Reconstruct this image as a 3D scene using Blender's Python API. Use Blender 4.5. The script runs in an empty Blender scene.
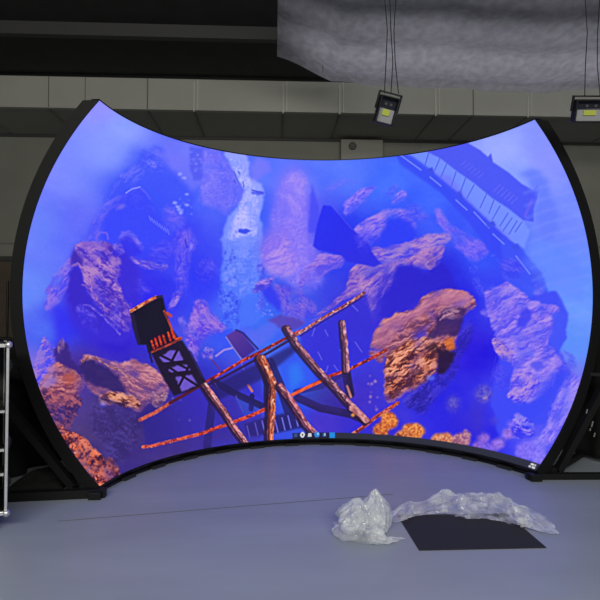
import bpy, bmesh, math, random
import numpy as np
from mathutils import Vector, Matrix

# ------------------------------------------------------------------ camera, world, lights, exposure
SC = bpy.context.scene
COL = SC.collection
CAM_H = 1.52
cam_d = bpy.data.cameras.new('camera')
cam_d.lens = 33.0; cam_d.sensor_width = 36.0; cam_d.clip_end = 200
cam = bpy.data.objects.new('camera', cam_d); COL.objects.link(cam)
cam.location = (0, 0, CAM_H)
cam.rotation_euler = (math.pi/2 + 0.0274, 0, -0.048)
SC.camera = cam

world = bpy.data.worlds.new('world'); SC.world = world; world.use_nodes = True
bg = world.node_tree.nodes['Background']
bg.inputs[0].default_value = (0.80, 0.84, 0.95, 1); bg.inputs[1].default_value = 0.025

def area(name, loc, rot, sx, sy, power, color):
    l = bpy.data.lights.new(name, 'AREA'); l.shape = 'RECTANGLE'; l.size = sx; l.size_y = sy
    l.energy = power; l.color = color
    o = bpy.data.objects.new(name, l); COL.objects.link(o); o.location = loc; o.rotation_euler = rot
    return o
area('hall_light_rear', (0, -3.2, 4.5), (math.radians(66), 0, 0), 10, 1.0, 560, (1.0, 0.98, 0.90))
area('hall_light_front', (0, 3.0, 4.7), (math.radians(20), 0, 0), 9, 0.8, 20, (1.0, 0.98, 0.92))
area('sheet_fill', (4.4, 7.9, 5.98), (0, 0, 0), 7.5, 1.0, 24, (0.97, 0.96, 1.0))  # added fill from above, brightens the translucent plastic sheet
area('bulkhead_fill', (4.8, 8.95, 5.85), (math.radians(62), 0, 0), 7.6, 0.2, 16, (1.0, 0.99, 0.93))  # added fill hidden behind the sheet, lifts the bulkhead the sheet shades
SC.view_settings.view_transform = 'Standard'; SC.view_settings.look = 'None'
SC.view_settings.gamma = 1; SC.view_settings.exposure = 0.0
SC.view_settings.use_curve_mapping = False

# ------------------------------------------------------------------ helpers
def tag(o, label=None, cat=None, group=None, kind=None):
    if label: o['label'] = label
    if cat: o['category'] = cat
    if group: o['group'] = group
    if kind: o['kind'] = kind
    return o
def empty(name, loc, rz=0):
    o = bpy.data.objects.new(name, None); COL.objects.link(o)
    o.location = loc; o.rotation_euler = (0, 0, rz); o.empty_display_size = 0.1
    return o
def link_bm(name, bm, mat, parent=None, smooth=False, loc=None):
    bmesh.ops.recalc_face_normals(bm, faces=bm.faces)
    me = bpy.data.meshes.new(name); bm.to_mesh(me); bm.free()
    if smooth:
        for p in me.polygons: p.use_smooth = True
    me.materials.append(mat)
    o = bpy.data.objects.new(name, me); COL.objects.link(o)
    if parent: o.parent = parent
    if loc: o.location = loc
    return o
def bx(bm, c, s, M=None, bev=0.0):
    """box, centre c, size s, optional matrix and bevel"""
    r = bmesh.ops.create_cube(bm, size=1.0)
    vs = r['verts']
    for v in vs:
        v.co = Vector((v.co.x*s[0], v.co.y*s[1], v.co.z*s[2]))
    if bev > 0:
        es = list({e for v in vs for e in v.link_edges})
        rb = bmesh.ops.bevel(bm, geom=es, offset=bev, segments=2, affect='EDGES', profile=0.5)
        vs = list({v for f in rb['faces'] for v in f.verts} | {v for v in vs if v.is_valid})
    for v in vs:
        v.co = v.co + Vector(c)
        if M is not None: v.co = M @ v.co
    return vs
def bar(bm, a, b, w, h=None, roll=0):
    """square bar from a to b"""
    a = Vector(a); b = Vector(b); h = h or w
    d = b - a; L = d.length; q = d.to_track_quat('Z', 'Y').to_matrix().to_4x4()
    M = Matrix.Translation((a+b)/2) @ q @ Matrix.Rotation(roll, 4, 'Z')
    r = bmesh.ops.create_cube(bm, size=1.0)
    for v in r['verts']:
        v.co = M @ Vector((v.co.x*w, v.co.y*h, v.co.z*L))
def cyl(bm, a, b, r, seg=14, r2=None):
    a = Vector(a); b = Vector(b); d = b-a
    M = Matrix.Translation((a+b)/2) @ d.to_track_quat('Z', 'Y').to_matrix().to_4x4()
    bmesh.ops.create_cone(bm, cap_ends=True, segments=seg, radius1=r, radius2=r if r2 is None else r2, depth=d.length, matrix=M)
def tube_path(bm, pts, r, seg=8):
    pts = [Vector(p) for p in pts]
    rings = []
    for i, p in enumerate(pts):
        t = (pts[min(i+1, len(pts)-1)] - pts[max(i-1, 0)]).normalized()
        n = t.cross(Vector((0.13, 0.97, 0.2))).normalized(); m = t.cross(n)
        rings.append([bm.verts.new(p + n*r*math.cos(2*math.pi*k/seg) + m*r*math.sin(2*math.pi*k/seg)) for k in range(seg)])
    for a, b in zip(rings, rings[1:]):
        for k in range(seg):
            bm.faces.new((a[k], a[(k+1) % seg], b[(k+1) % seg], b[k]))
    bm.faces.new(rings[0][::-1]); bm.faces.new(rings[-1])

def mat(name, color, rough=0.6, metal=0.0, noise=0.0, scale=8.0, bump=0.0, spec=0.5, stretch=(1, 1, 1)):
    m = bpy.data.materials.new(name); m.use_nodes = True
    nt = m.node_tree; N = nt.nodes; L = nt.links; p = N['Principled BSDF']
    p.inputs['Roughness'].default_value = rough; p.inputs['Metallic'].default_value = metal
    p.inputs['Specular IOR Level'].default_value = spec
    tc = N.new('ShaderNodeTexCoord'); mp = N.new('ShaderNodeMapping'); mp.inputs['Scale'].default_value = stretch
    L.new(tc.outputs['Object'], mp.inputs[0])
    nz = N.new('ShaderNodeTexNoise'); nz.inputs['Scale'].default_value = scale; nz.inputs['Detail'].default_value = 5
    L.new(mp.outputs[0], nz.inputs['Vector'])
    cr = N.new('ShaderNodeMapRange')
    cr.inputs['From Min'].default_value = 0.3; cr.inputs['From Max'].default_value = 0.7
    cr.inputs['To Min'].default_value = 1-noise; cr.inputs['To Max'].default_value = 1+noise
    L.new(nz.outputs['Fac'], cr.inputs['Value'])
    mx = N.new('ShaderNodeVectorMath'); mx.operation = 'SCALE'; mx.inputs[0].default_value = color[:3]
    L.new(cr.outputs[0], mx.inputs['Scale']); L.new(mx.outputs[0], p.inputs['Base Color'])
    if bump:
        b = N.new('ShaderNodeBump'); b.inputs['Strength'].default_value = bump; b.inputs['Distance'].default_value = 0.02
        L.new(nz.outputs['Fac'], b.inputs['Height']); L.new(b.outputs[0], p.inputs['Normal'])
    return m

M_WALL = mat('painted_wall', (0.27, 0.275, 0.24), 0.85, noise=0.05, scale=1.5)
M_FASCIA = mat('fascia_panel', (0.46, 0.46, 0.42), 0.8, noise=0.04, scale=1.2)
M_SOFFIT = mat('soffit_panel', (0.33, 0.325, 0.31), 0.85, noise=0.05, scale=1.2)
M_SEAM = mat('seam_strip', (0.62, 0.62, 0.57), 0.7)
M_DARKSEAM = mat('dark_joint', (0.20, 0.20, 0.185), 0.8)
M_CEIL = mat('dark_ceiling', (0.03, 0.03, 0.03), 0.8, noise=0.15, scale=3)
M_STEEL_D = mat('painted_beam', (0.05, 0.05, 0.05), 0.6)
M_BLACK = mat('black_metal', (0.005, 0.005, 0.006), 0.5, noise=0.1, scale=12, spec=.35)
M_PLATE = mat('black_side_plate', (0.0045, 0.0045, 0.005), 0.6, noise=0.12, scale=6, spec=.3)
M_CLOTH = mat('black_cloth', (0.004, 0.004, 0.0045), 0.9, noise=0.2, scale=10, bump=0.3)
M_ALU = mat('aluminium', (0.8, 0.8, 0.8), 0.35, metal=0.85, noise=0.06, scale=30)
M_CASE = mat('case_laminate', (0.012, 0.012, 0.013), 0.5, noise=0.1, scale=20)
M_GREYBOX = mat('grey_device', (0.22, 0.22, 0.22), 0.5)
M_WHITE = mat('white_plastic', (0.7, 0.7, 0.68), 0.5)
M_BROWN = mat('brown_wood_door', (0.10, 0.072, 0.052), 0.6, noise=0.25, scale=6, stretch=(6, 6, 0.6))
M_LAMPGLASS = mat('lamp_glass', (0.30, 0.30, 0.32), 0.25)
M_COB = mat('yellow_led_chip', (0.42, 0.46, 0.06), 0.4)
M_NAVY = mat('dark_reflector', (0.02, 0.02, 0.035), 0.3, metal=0.4)
M_PANEL = mat('pale_box', (0.31, 0.31, 0.275), 0.6)
M_RUBBER = mat('rubber', (0.02, 0.02, 0.02), 0.8)
M_BLUE = mat('blue_castor', (0.03, 0.08, 0.20), 0.4)

# ------------------------------------------------------------------ room shell
def floor_mat():
    m = bpy.data.materials.new('grey_floor'); m.use_nodes = True
    nt = m.node_tree; N = nt.nodes; L = nt.links; p = N['Principled BSDF']
    tc = N.new('ShaderNodeTexCoord')
    n1 = N.new('ShaderNodeTexNoise'); n1.inputs['Scale'].default_value = 0.9; n1.inputs['Detail'].default_value = 6
    mp = N.new('ShaderNodeMapping'); mp.inputs['Scale'].default_value = (0.7, 2.2, 1)
    L.new(tc.outputs['Object'], mp.inputs[0]); L.new(mp.outputs[0], n1.inputs['Vector'])
    cr = N.new('ShaderNodeValToRGB')
    cr.color_ramp.elements[0].position = 0.3; cr.color_ramp.elements[0].color = (0.31, 0.345, 0.405, 1)
    cr.color_ramp.elements[1].position = 0.7; cr.color_ramp.elements[1].color = (0.36, 0.40, 0.465, 1)
    L.new(n1.outputs['Fac'], cr.inputs[0]); L.new(cr.outputs[0], p.inputs['Base Color'])
    n2 = N.new('ShaderNodeTexNoise'); n2.inputs['Scale'].default_value = 5; n2.inputs['Detail'].default_value = 4
    L.new(mp.outputs[0], n2.inputs['Vector'])
    r = N.new('ShaderNodeMapRange'); r.inputs['To Min'].default_value = 0.30; r.inputs['To Max'].default_value = 0.55
    L.new(n2.outputs['Fac'], r.inputs[0]); L.new(r.outputs[0], p.inputs['Roughness'])
    p.inputs['Specular IOR Level'].default_value = 0.4
    return m
def struct(name, boxes, m, bev=0):
    bm = bmesh.new()
    for c, s in boxes: bx(bm, c, s)
    return tag(link_bm(name, bm, m), kind='structure')

WY = 12.0; FY = 10.4; SOFZ = 5.40; CEZ = 6.05
struct('floor', [((0.5, 3.5, -0.05), (21, 17.2, 0.1))], floor_mat())
struct('ceiling', [((0.5, 3.5, CEZ+0.05), (21, 17.2, 0.1))], M_CEIL)
struct('wall_back', [((0.5, WY+0.05, 3.0), (21, 0.1, 6.1))], M_WALL)
struct('wall_left', [((-10.05, 3.5, 3.0), (0.1, 17.2, 6.1))], M_WALL)
struct('wall_right', [((11.05, 3.5, 3.0), (0.1, 17.2, 6.1))], M_WALL)
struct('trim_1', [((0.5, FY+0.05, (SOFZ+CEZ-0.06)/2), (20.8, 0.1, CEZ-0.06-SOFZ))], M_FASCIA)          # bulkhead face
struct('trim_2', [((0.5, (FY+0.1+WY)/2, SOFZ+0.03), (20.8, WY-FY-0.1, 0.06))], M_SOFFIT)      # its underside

def ray(px, py):
    """direction of a picture point from the camera, y component 1"""
    a = math.atan((px-300)/550.0)+0.048
    x = math.tan(a)
    z = (315-py)/550.0*math.sqrt(1+x*x)*math.cos(a-0.048)
    return x, z
def at_y(px, py, Y):
    x, z = ray(px, py); return Vector((x*Y, Y, CAM_H+z*Y))

# joints of the bulkhead and its underside
n = 3
for px, w, dbl in ((46, .012, 0), (83, .008, 0), (146, .02, 0), (193, .02, 1), (283, .02, 1), (340, .025, 1), (437, .025, 1), (475, .02, 0), (530, .02, 1), (-30, .02, 0), (640, .02, 0)):
    X = at_y(px, 100, FY).x
    bxs = [((X, FY-0.008, (SOFZ+CEZ-0.06)/2+(-.04 if dbl else 0)), (w, 0.016, CEZ-0.07-SOFZ))]
    if dbl: bxs.append(((X+0.07, FY-0.008, (SOFZ+CEZ-0.06)/2), (0.02, 0.016, CEZ-0.07-SOFZ)))
    struct('trim_%d' % n, bxs, M_SEAM if dbl else M_DARKSEAM); n += 1
    struct('trim_%d' % n, [((X, (FY+WY)/2, SOFZ-0.006), (0.035, WY-FY-0.05, 0.012))], M_DARKSEAM); n += 1
struct('trim_%d' % n, [((0.5, FY-0.012, CEZ-0.035), (20.8, 0.024, 0.05))], M_BLACK); n += 1
struct('trim_%d' % n, [((0.5, WY-0.01, 3.05), (20.8, 0.02, 0.025))], M_DARKSEAM); n += 1
struct('trim_%d' % n, [((0.5, WY-0.02, SOFZ-0.03), (20.8, 0.04, 0.05))], M_STEEL_D); n += 1
for i in range(5):     # dark roof beams
    struct('trim_%d' % n, [((0.5, -3.0+2.9*i, CEZ-0.10), (20.8, 0.12, 0.2))], M_STEEL_D); n += 1
struct('baseboard_back', [((3.0, WY-0.012, 0.06), (13, 0.024, 0.12))], M_STEEL_D)

# brown door in the back wall on the left
d = empty('door_1', (-5.75, WY-0.03, 0)); tag(d, kind='structure')
bm = bmesh.new(); bx(bm, (-.0, 0, 1.33), (2.3, 0.05, 2.66)); link_bm('door_leaf', bm, M_BROWN, d)
bm = bmesh.new(); bx(bm, (0, -0.01, 2.72), (2.5, 0.08, 0.10)); bx(bm, (1.2, -0.01, 1.33), (.1, .08, 2.66)); bx(bm, (-1.2, -0.01, 1.33), (.1, .08, 2.66))
link_bm('door_frame', bm, M_STEEL_D, d)
bm = bmesh.new(); bx(bm, (.75, -0.05, 1.05), (0.14, 0.03, 0.03), bev=.006); cyl(bm, (.69, -.02, 1.05), (.69, -.06, 1.05), .025)
link_bm('door_handle', bm, M_ALU, d)

#@@SCREEN
# ------------------------------------------------------------------ the curved LED screen
R = 2.7
FIT = dict(cx=0.0153, cy=-1.6632, cz=-0.0813, yaw=-0.075, pitch=0.0274, f=550.0)
AL, AR, Z0, Z1, RZ = 1.5531, 1.1682, -0.6144, 0.6012, 0.9091
def proj(P):
    """picture point that a point of the screen (unit sphere frame) falls on"""
    d = P - np.array([FIT['cx'], FIT['cy'], FIT['cz']])
    c, s = math.cos(FIT['yaw']), math.sin(FIT['yaw']); x = c*d[..., 0]-s*d[..., 1]; y = s*d[..., 0]+c*d[..., 1]; z = d[..., 2]
    c, s = math.cos(FIT['pitch']), math.sin(FIT['pitch']); y, z = c*y+s*z, -s*y+c*z
    return 300+x/y*FIT['f'], 300-z/y*FIT['f']
phi = 0.048-FIT['yaw']
ccos, csin = math.cos(phi), math.sin(phi)
CXW = -(FIT['cx']*ccos + FIT['cy']*csin)*R
CYW = -(-FIT['cx']*csin + FIT['cy']*ccos)*R
CZW = CAM_H - FIT['cz']*R
screen = empty('curved_led_screen', (CXW, CYW, 0), -phi)
tag(screen, 'huge concave curved LED video wall showing a blue underwater scene, in a black frame', 'screen')

#--- the picture shown on the display, drawn at 2 samples per picture unit
S = 2; OX, OY = -10, 80; CW, CH = 620*S, 410*S
yy, xx = np.mgrid[0:CH, 0:CW].astype(np.float32); xx = xx/S+OX; yy = yy/S+OY
_lat = {}
def vnoise(x, y, seed):
    if seed not in _lat: _lat[seed] = np.random.RandomState(seed).rand(256, 256).astype(np.float32)
    T = _lat[seed]; xi = np.floor(x).astype(int); yi = np.floor(y).astype(int); fx = x-xi; fy = y-yi
    fx = fx*fx*(3-2*fx); fy = fy*fy*(3-2*fy); x0 = xi & 255; x1 = (xi+1) & 255; y0 = yi & 255; y1 = (yi+1) & 255
    return (T[y0, x0]*(1-fx)+T[y0, x1]*fx)*(1-fy)+(T[y1, x0]*(1-fx)+T[y1, x1]*fx)*fy
def fbm(x, y, sc, seed, ang=0, asp=1, octs=4, ridge=False, gain=.55):
    a = math.radians(ang); u = (x*math.cos(a)+y*math.sin(a))/(sc*asp); v = (-x*math.sin(a)+y*math.cos(a))/sc
    t = 0; w = 1; W = 0
    for k in range(octs):
        q = vnoise(u*2**k+13.7*k, v*2**k+5.1*k, seed+k)
        if ridge: q = 1-abs(2*q-1)
        t = t+q*w; W += w; w *= gain
    return t/W
def window(x0, y0, x1, y1):
    i0 = max(0, int((y0-OY)*S)); i1 = min(CH, int((y1-OY)*S)+1); j0 = max(0, int((x0-OX)*S)); j1 = min(CW, int((x1-OX)*S)+1)
    return slice(i0, i1), slice(j0, j1)
def blur(m, r):
    k = int(round(r*S))
    if k < 1: return m
    for _ in range(2):
        for ax in (0, 1):
            p = np.pad(m, [(k+1, k) if a == ax else (0, 0) for a in (0, 1)], mode='edge').cumsum(ax)
            m = (np.take(p, range(2*k+1, p.shape[ax]), ax)-np.take(p, range(0, p.shape[ax]-2*k-1), ax))/(2*k+1)
    return m
def pmask(pts, soft=.5, rough=0, rsc=5, seed=1):
    P = np.array(pts, float); pad = soft*3+rough*1.5+2
    w = window(P[:, 0].min()-pad, P[:, 1].min()-pad, P[:, 0].max()+pad, P[:, 1].max()+pad)
    x = xx[w]; y = yy[w]
    if rough:
        x2 = x+(fbm(x, y, rsc, seed, octs=3)-.5)*2*rough; y2 = y+(fbm(x, y, rsc, seed+9, octs=3)-.5)*2*rough
    else: x2, y2 = x, y
    m = np.zeros(x.shape, bool); n = len(P)
    for i in range(n):
        ax, ay = P[i]; bx_, by = P[(i+1) % n]
        if ay == by: continue
        c = ((y2 < ay) != (y2 < by)) & (x2 < (bx_-ax)*(y2-ay)/(by-ay)+ax)
        m ^= c
    return w, blur(m.astype(np.float32), soft)
IMG = None
def C3(c): return np.array(c, np.float32)
def comp(w, m, col):
    IMG[w] = IMG[w]*(1-m[..., None])+col*m[..., None]
def poly(pts, col, soft=.6, a=1., rough=0, rsc=5, seed=1, col2=None, vdir=None):
    w, m = pmask(pts, soft, rough, rsc, seed); c = C3(col)
    if col2 is not None:
        (ax, ay), (bx_, by) = vdir
        t = np.clip(((xx[w]-ax)*(bx_-ax)+(yy[w]-ay)*(by-ay))/((bx_-ax)**2+(by-ay)**2), 0, 1)[..., None]
        c = C3(col)*(1-t)+C3(col2)*t
    comp(w, m*a, c)
def rock(pts, lo, mid, hi, sc=6, ang=0, asp=2.5, soft=.6, rough=2.5, seed=1, a=1., con=1.6, bias=0, rsc=6, fade=1.):
    """faceted rock: three colours picked by ridged noise"""
    w, m = pmask(pts, soft, rough, rsc, seed)
    x, y = xx[w], yy[w]
    wx = x+(fbm(x, y, sc*2, seed+60, octs=3)-.5)*sc*1.6; wy = y+(fbm(x, y, sc*2, seed+70, octs=3)-.5)*sc*1.6
    H = lambda u, v: fbm(u, v, sc*2.5, seed+20, ang, asp, 5, True, .62)
    e = H(wx-.25, wy-.8)-H(wx+.25, wy+.8); e = e/(e.std()+1e-4)
    n2 = fbm(x, y, sc*3, seed+40, ang, 1.3, 3); n2 = (n2-n2.mean())/(n2.std()+1e-4)
    cv = fbm(wx, wy, sc*1.5, seed+90, ang+12, asp*1.4, 3, True)
    e2 = fbm(x, y, 1.7, seed+110, ang, asp*.8, 2)-.5
    t = .55+(e*.19+n2*.17+e2*.4)*con*.8+bias-.42*np.clip((cv-.74)*7, 0, 1)*min(1.2, con*.75)
    t = np.clip(t, 0, 1)[..., None]
    mg = blur(m, 4.5); k_ = int(3*S); g_ = np.roll(mg, -k_, 0)-np.roll(mg, k_, 0); g_ = g_+.35*(np.roll(mg, -k_, 1)-np.roll(mg, k_, 1))
    t = np.clip(t+.34*fade*g_[..., None], 0, 1)
    mb = blur(m, 2.4); nf = fbm(x, y, 3.2, seed+80, ang, 2.2, 3)
    m = np.clip((mb-.12-.72*nf)*2.6/(.6+soft*.5)+.5, 0, 1)*np.clip(mb*2.2, 0, 1)
    m = m*np.clip(1+.95*fade*(g_+.12), .12, 1)
    m = m*np.clip(.72+1.5*(fbm(x, y, 11, seed+100, ang, 1.5, 2)-.36), .25, 1)
    c = np.where(t < .5, C3(lo)*(1-2*t)+C3(mid)*2*t, C3(mid)*(2-2*t)+C3(hi)*(2*t-1))
    comp(w, m*a, c)
def stroke(pts, w0, col, col2=None, a=1., soft=.35, sc=3, seed=1, w1=None, hi=None, wob=0):
    P = np.array(pts, float); w1 = w1 or w0; pad = max(w0, w1)+3
    w = window(P[:, 0].min()-pad, P[:, 1].min()-pad, P[:, 0].max()+pad, P[:, 1].max()+pad)
    x, y = xx[w], yy[w]
    if wob: x = x+(fbm(x, y, 6, seed+3)-.5)*wob; y = y+(fbm(x, y, 6, seed+4)-.5)*wob
    best = np.full(x.shape, 1e9, np.float32); side = np.zeros_like(best); par = np.zeros_like(best)
    seg = np.hypot(*(P[1:]-P[:-1]).T); tot = seg.sum(); acc = 0
    for (ax, ay), (bx_, by), L in zip(P[:-1], P[1:], seg):
        t = np.clip(((x-ax)*(bx_-ax)+(y-ay)*(by-ay))/max(L*L, 1e-6), 0, 1)
        d = np.hypot(x-ax-t*(bx_-ax), y-ay-t*(by-ay)); s = ((bx_-ax)*(y-ay)-(by-ay)*(x-ax))/max(L, 1e-6)
        k = d < best; best = np.where(k, d, best); side = np.where(k, s, side); par = np.where(k, (acc+t*L), par); acc += L
    hw = (w0+(w1-w0)*par/tot)/2
    m = np.clip((hw-best)/soft+.5, 0, 1)
    c = C3(col)
    if col2 is not None:
        t = np.clip((vnoise(par/sc, side/1.3+7, seed)*.6+vnoise(par/sc*2.3, side/.8+3, seed+1)*.4-.5)*3.2+.5, 0, 1)[..., None]
        c = C3(col)*(1-t)+C3(col2)*t
        if hi is not None:
            t2 = np.clip((vnoise(par/(sc*.7)+31, side/1.1, seed+2)-.66)*6, 0, 1)[..., None]
            c = c*(1-t2)+C3(hi)*t2
    comp(w, m*a, c)
def blob(cx, cy, rx, ry, col, soft=1., a=1., speck=None, seed=1, sc=2.2, rough=0, rsc=3):
    th = np.linspace(0, 2*math.pi, 25)[:-1]
    w, m = pmask([(cx+rx*math.cos(t), cy+ry*math.sin(t)) for t in th], soft, rough, rsc, seed)
    c = C3(col)
    if speck is not None:
        t = np.clip((fbm(xx[w], yy[w], sc, seed, octs=2)-.5)*3+.5, 0, 1)[..., None]
        c = C3(col)*(1-t)+C3(speck)*t
    comp(w, m*a, c)
def specks(pts, n, col, r=(.5, 1.2), seed=1, a=.8, soft=.3, asp=1.):
    rs = np.random.RandomState(seed); P = np.array(pts, float); k = 0
    w, m = pmask(pts, .5)
    for _ in range(n*6):
        x = rs.uniform(P[:, 0].min(), P[:, 0].max()); y = rs.uniform(P[:, 1].min(), P[:, 1].max())
        i = int((y-OY)*S)-w[0].start; j = int((x-OX)*S)-w[1].start
        if 0 <= i < m.shape[0] and 0 <= j < m.shape[1] and m[i, j] > .5:
            q = rs.uniform(*r); blob(x, y, q*asp, q, col, soft, a*rs.uniform(.5, 1)); k += 1
            if k >= n: break

def paint():
    global IMG
    base = [(100,105,146,146,255),(60,180,122,134,255),(35,230,112,132,250),(28,290,105,138,250),(60,245,98,112,252),(45,330,85,112,246),(38,372,130,112,225),
     (110,150,130,150,255),(122,128,142,162,255),(85,215,104,112,250),(120,192,66,86,250),(105,230,60,76,246),(140,165,76,98,250),(150,200,62,86,252),
     (175,152,108,118,252),(190,190,76,100,252),(170,232,58,62,248),(120,265,58,52,235),(140,300,50,42,236),(200,280,52,60,246),(110,335,46,28,205),(62,322,50,48,238),
     (230,330,52,82,246),(90,440,66,48,118),(130,430,62,44,122),(110,405,62,44,126),(75,370,70,45,150),(160,425,46,32,122),(170,455,66,48,128),(200,400,52,42,180),(205,440,60,46,158),
     (235,440,60,50,170),(250,400,60,50,215),(270,378,50,106,240),(300,385,44,100,245),(235,390,58,46,190),(330,350,46,50,225),(360,320,56,42,212),(350,400,58,38,195),(320,425,70,50,200),(370,430,50,40,210),
     (400,300,46,32,205),(440,270,40,40,222),(470,350,44,26,222),(440,400,36,30,225),(480,430,42,36,230),(520,400,46,60,245),(530,440,80,80,245),(460,300,42,40,228),
     (400,210,52,84,250),(340,235,36,52,240),(350,170,88,122,254),(300,172,92,122,255),(390,185,68,112,255),(430,200,60,100,255),(480,250,50,80,250),(445,222,56,84,250),(395,235,42,60,240),
     (540,160,132,142,255),(500,145,150,166,255),(520,170,138,160,255),(560,225,118,140,255),(552,262,100,142,255),(575,300,102,150,252),(572,345,92,142,250),(570,380,112,116,240),(290,430,50,80,225),
     (500,290,60,72,246),(270,165,90,118,255),(258,210,66,96,250),(310,220,84,84,246),(265,330,62,110,246),(240,305,72,112,250),(290,345,60,90,240)]
    B = np.array(base, np.float32); num = 0; den = 0
    sub = (slice(0, CH, 4), slice(0, CW, 4)); X, Y = xx[sub], yy[sub]
    for bx_, by, r, g, b in B:
        w = 1/((X-bx_)**2+(Y-by)**2+60)**1.7; num = num+w[..., None]*C3((r, g, b)); den = den+w
    im = num/den[..., None]
    im = np.repeat(np.repeat(im, 4, 0), 4, 1)[:CH, :CW]
    im = np.stack([blur(im[..., k], 2) for k in range(3)], -1)
    if im.shape[:2] != (CH, CW): im = im[:CH, :CW]
    IMG = im.astype(np.float32)
    # broad mottling of the water
    n1 = fbm(xx, yy, 28, 3, 20, 1.6, 5)-.5; IMG += n1[..., None]*C3((34, 30, 6))
    # ---------- top left: haze, far mountains
    blob(85, 165, 26, 40, (130,150,255), 12, .5); blob(45, 250, 14, 50, (100,128,250), 8, .5)
    poly([(84,245),(92,225),(104,205),(112,186),(122,172),(132,164),(142,156),(152,146),(166,151),(172,166),(180,178),(192,190),(196,215),(160,245),(120,250)], (62,82,250), 2, .75, 4, 10, 5)
    rock([(86,246),(90,228),(98,212),(108,200),(120,194),(130,196),(124,206),(112,212),(104,226),(100,244)], (76,82,248), (104,98,246), (138,118,242), 5, -55, 3, 1, 2.5, 171, .85, fade=.8)
    rock([(98,208),(112,188),(122,174),(132,166),(142,160),(148,172),(136,186),(120,192)], (66,84,248), (84,98,250), (112,116,250), 6, -50, 2.5, 1.2, 3, 172, .7)
    rock([(138,158),(146,148),(156,150),(166,153),(170,164),(160,172),(146,168)], (66,84,248), (84,100,252), (116,122,252), 5, 30, 2, 1.2, 3, 173, .6)
    rock([(122,196),(134,188),(142,188),(152,200),(158,216),(146,212),(130,206)], (58,66,246), (78,84,248), (110,108,248), 5, 30, 2.5, 1, 3, 174, .7)
    poly([(150,150),(168,152),(190,156),(205,156),(204,180),(192,192),(182,180),(172,168)], (112,116,252), 2.5, .8, 3, 8, 4)
    poly([(100,240),(105,215),(116,200),(126,192),(140,187),(150,199),(160,215),(180,240),(140,262)], (56,68,250), 2.5, .7)
    stroke([(96,245),(100,222),(108,210),(118,204)], 2, (128,108,238), a=.3, soft=1.5)
    stroke([(126,193),(132,189),(140,187)], 1.4, (140,150,255), a=.8); stroke([(141,188),(146,193),(150,199)], 1.5, (96,104,255), a=.6, soft=1)
    rock([(144,162),(152,160),(158,166),(150,169)], (80,95,250), (110,115,252), (150,140,255), 3, seed=8, a=.8)
    poly([(120,204),(127,205),(122,210),(115,209)], (130,110,235), .8, .7, 1)
    for i in range(8): stroke([(149+i*2.6, 216+i*1.9), (151+i*2.6, 221+i*1.9)], 1, (112,120,255), a=.8)
    poly([(190,146),(203,148),(203,180),(194,182),(189,170)], (74,84,240), 1.2, .7, 3, 4, 3); specks([(190,150),(202,150),(202,172),(190,172)], 26, (125,130,250), (.5,1.3), 4)
    rock([(203,148),(224,152),(232,165),(240,182),(246,192),(238,205),(226,216),(218,206),(208,208),(196,202),(200,186),(204,176)], (96,98,250), (122,112,250), (150,134,252), 7, 80, 1.8, 3, 4, 11, .75, con=1, fade=.4)
    rock([(160,208),(170,206),(178,214),(186,220),(184,232),(170,230),(163,219)], (90,88,248), (118,102,246), (144,120,246), 5, 30, 1.4, 3, 3, 12, .8)
    for cx, cy in ((175,203),(179,209),(187,205),(181,213),(184,178),(187,194),(180,174),(178,207)): blob(cx, cy, 2.2, 1.4, (150,160,255), .5, .85, rough=1, seed=cx)
    specks([(172,198),(192,198),(192,215),(172,212)], 24, (150,155,255), (.4,1), 7)
    # ---------- bright stream
    poly([(221,148),(243,152),(250,163),(249,176),(262,184),(264,200),(260,214),(263,232),(260,250),(264,262),(258,284),(262,320),(236,332),(220,325),(224,300),(220,275),(224,255),(221,240),(226,220),(238,206),(246,190),(238,178),(230,162)],
         (152,164,255), 1.2, .95, 3, 5, 6, (70,112,250), ((240,185),(244,300)))
    rock([(224,158),(240,160),(248,176),(258,188),(260,214),(255,236),(240,238),(226,240),(230,222),(240,206),(247,190),(238,176)], (136,152,255), (164,172,255), (192,190,255), 5, 90, 1.6, 1.5, 3, 14, .95, fade=.1)
    rock([(224,240),(262,236),(262,262),(256,290),(236,300),(222,280)], (84,116,248), (116,142,252), (150,160,255), 4, 80, 1.4, 2, 3, 17, .6)
    rock([(218,286),(240,296),(240,326),(222,326)], (50,66,236), (74,106,248), (104,130,250), 3, 60, 1.5, 2, 3, 18, .7)
    specks([(222,232),(250,232),(256,290),(224,290)], 90, (120,140,255), (.5,1.5), 15, .6); specks([(220,250),(236,250),(232,330),(220,330)], 50, (52,60,236), (.6,1.8), 16, .6)
    for p in ((234,172,236,176),(236,177,239,183),(240,174,238,171),(243,182,244,187),(234,180,236,184)): stroke([p[:2], p[2:]], 1.1, (70,80,225), a=.85)
    blob(258, 193, 6, 2.2, (78,92,240), .5, .9, rough=1.5); stroke([(252,190),(263,193)], 1.2, (70,80,235)); blob(244, 231, 6.5, 2.4, (56,76,236), .6, .95, rough=1); stroke([(228,206),(250,202)], 0.8, (120,130,250), a=.5)
    # ---------- lilac cloud in the middle
    poly([(250,165),(258,158),(270,160),(272,170),(262,178),(252,182)], (124,120,250), 2, .75, 3)
    blob(293, 205, 20, 42, (134,116,250), 7, .7); blob(284, 250, 24, 26, (146,116,240), 6, .75); blob(306, 262, 16, 22, (126,104,240), 6, .6)
    rock([(283,176),(300,172),(307,182),(305,205),(308,232),(320,250),(322,285),(305,296),(290,282),(272,276),(262,262),(266,245),(276,236),(268,222),(274,202),(280,190)],
         (120,110,248), (146,124,248), (172,146,246), 9, 70, 1.8, 3.5, 4, 22, .8, con=.9, fade=.3)
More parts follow.
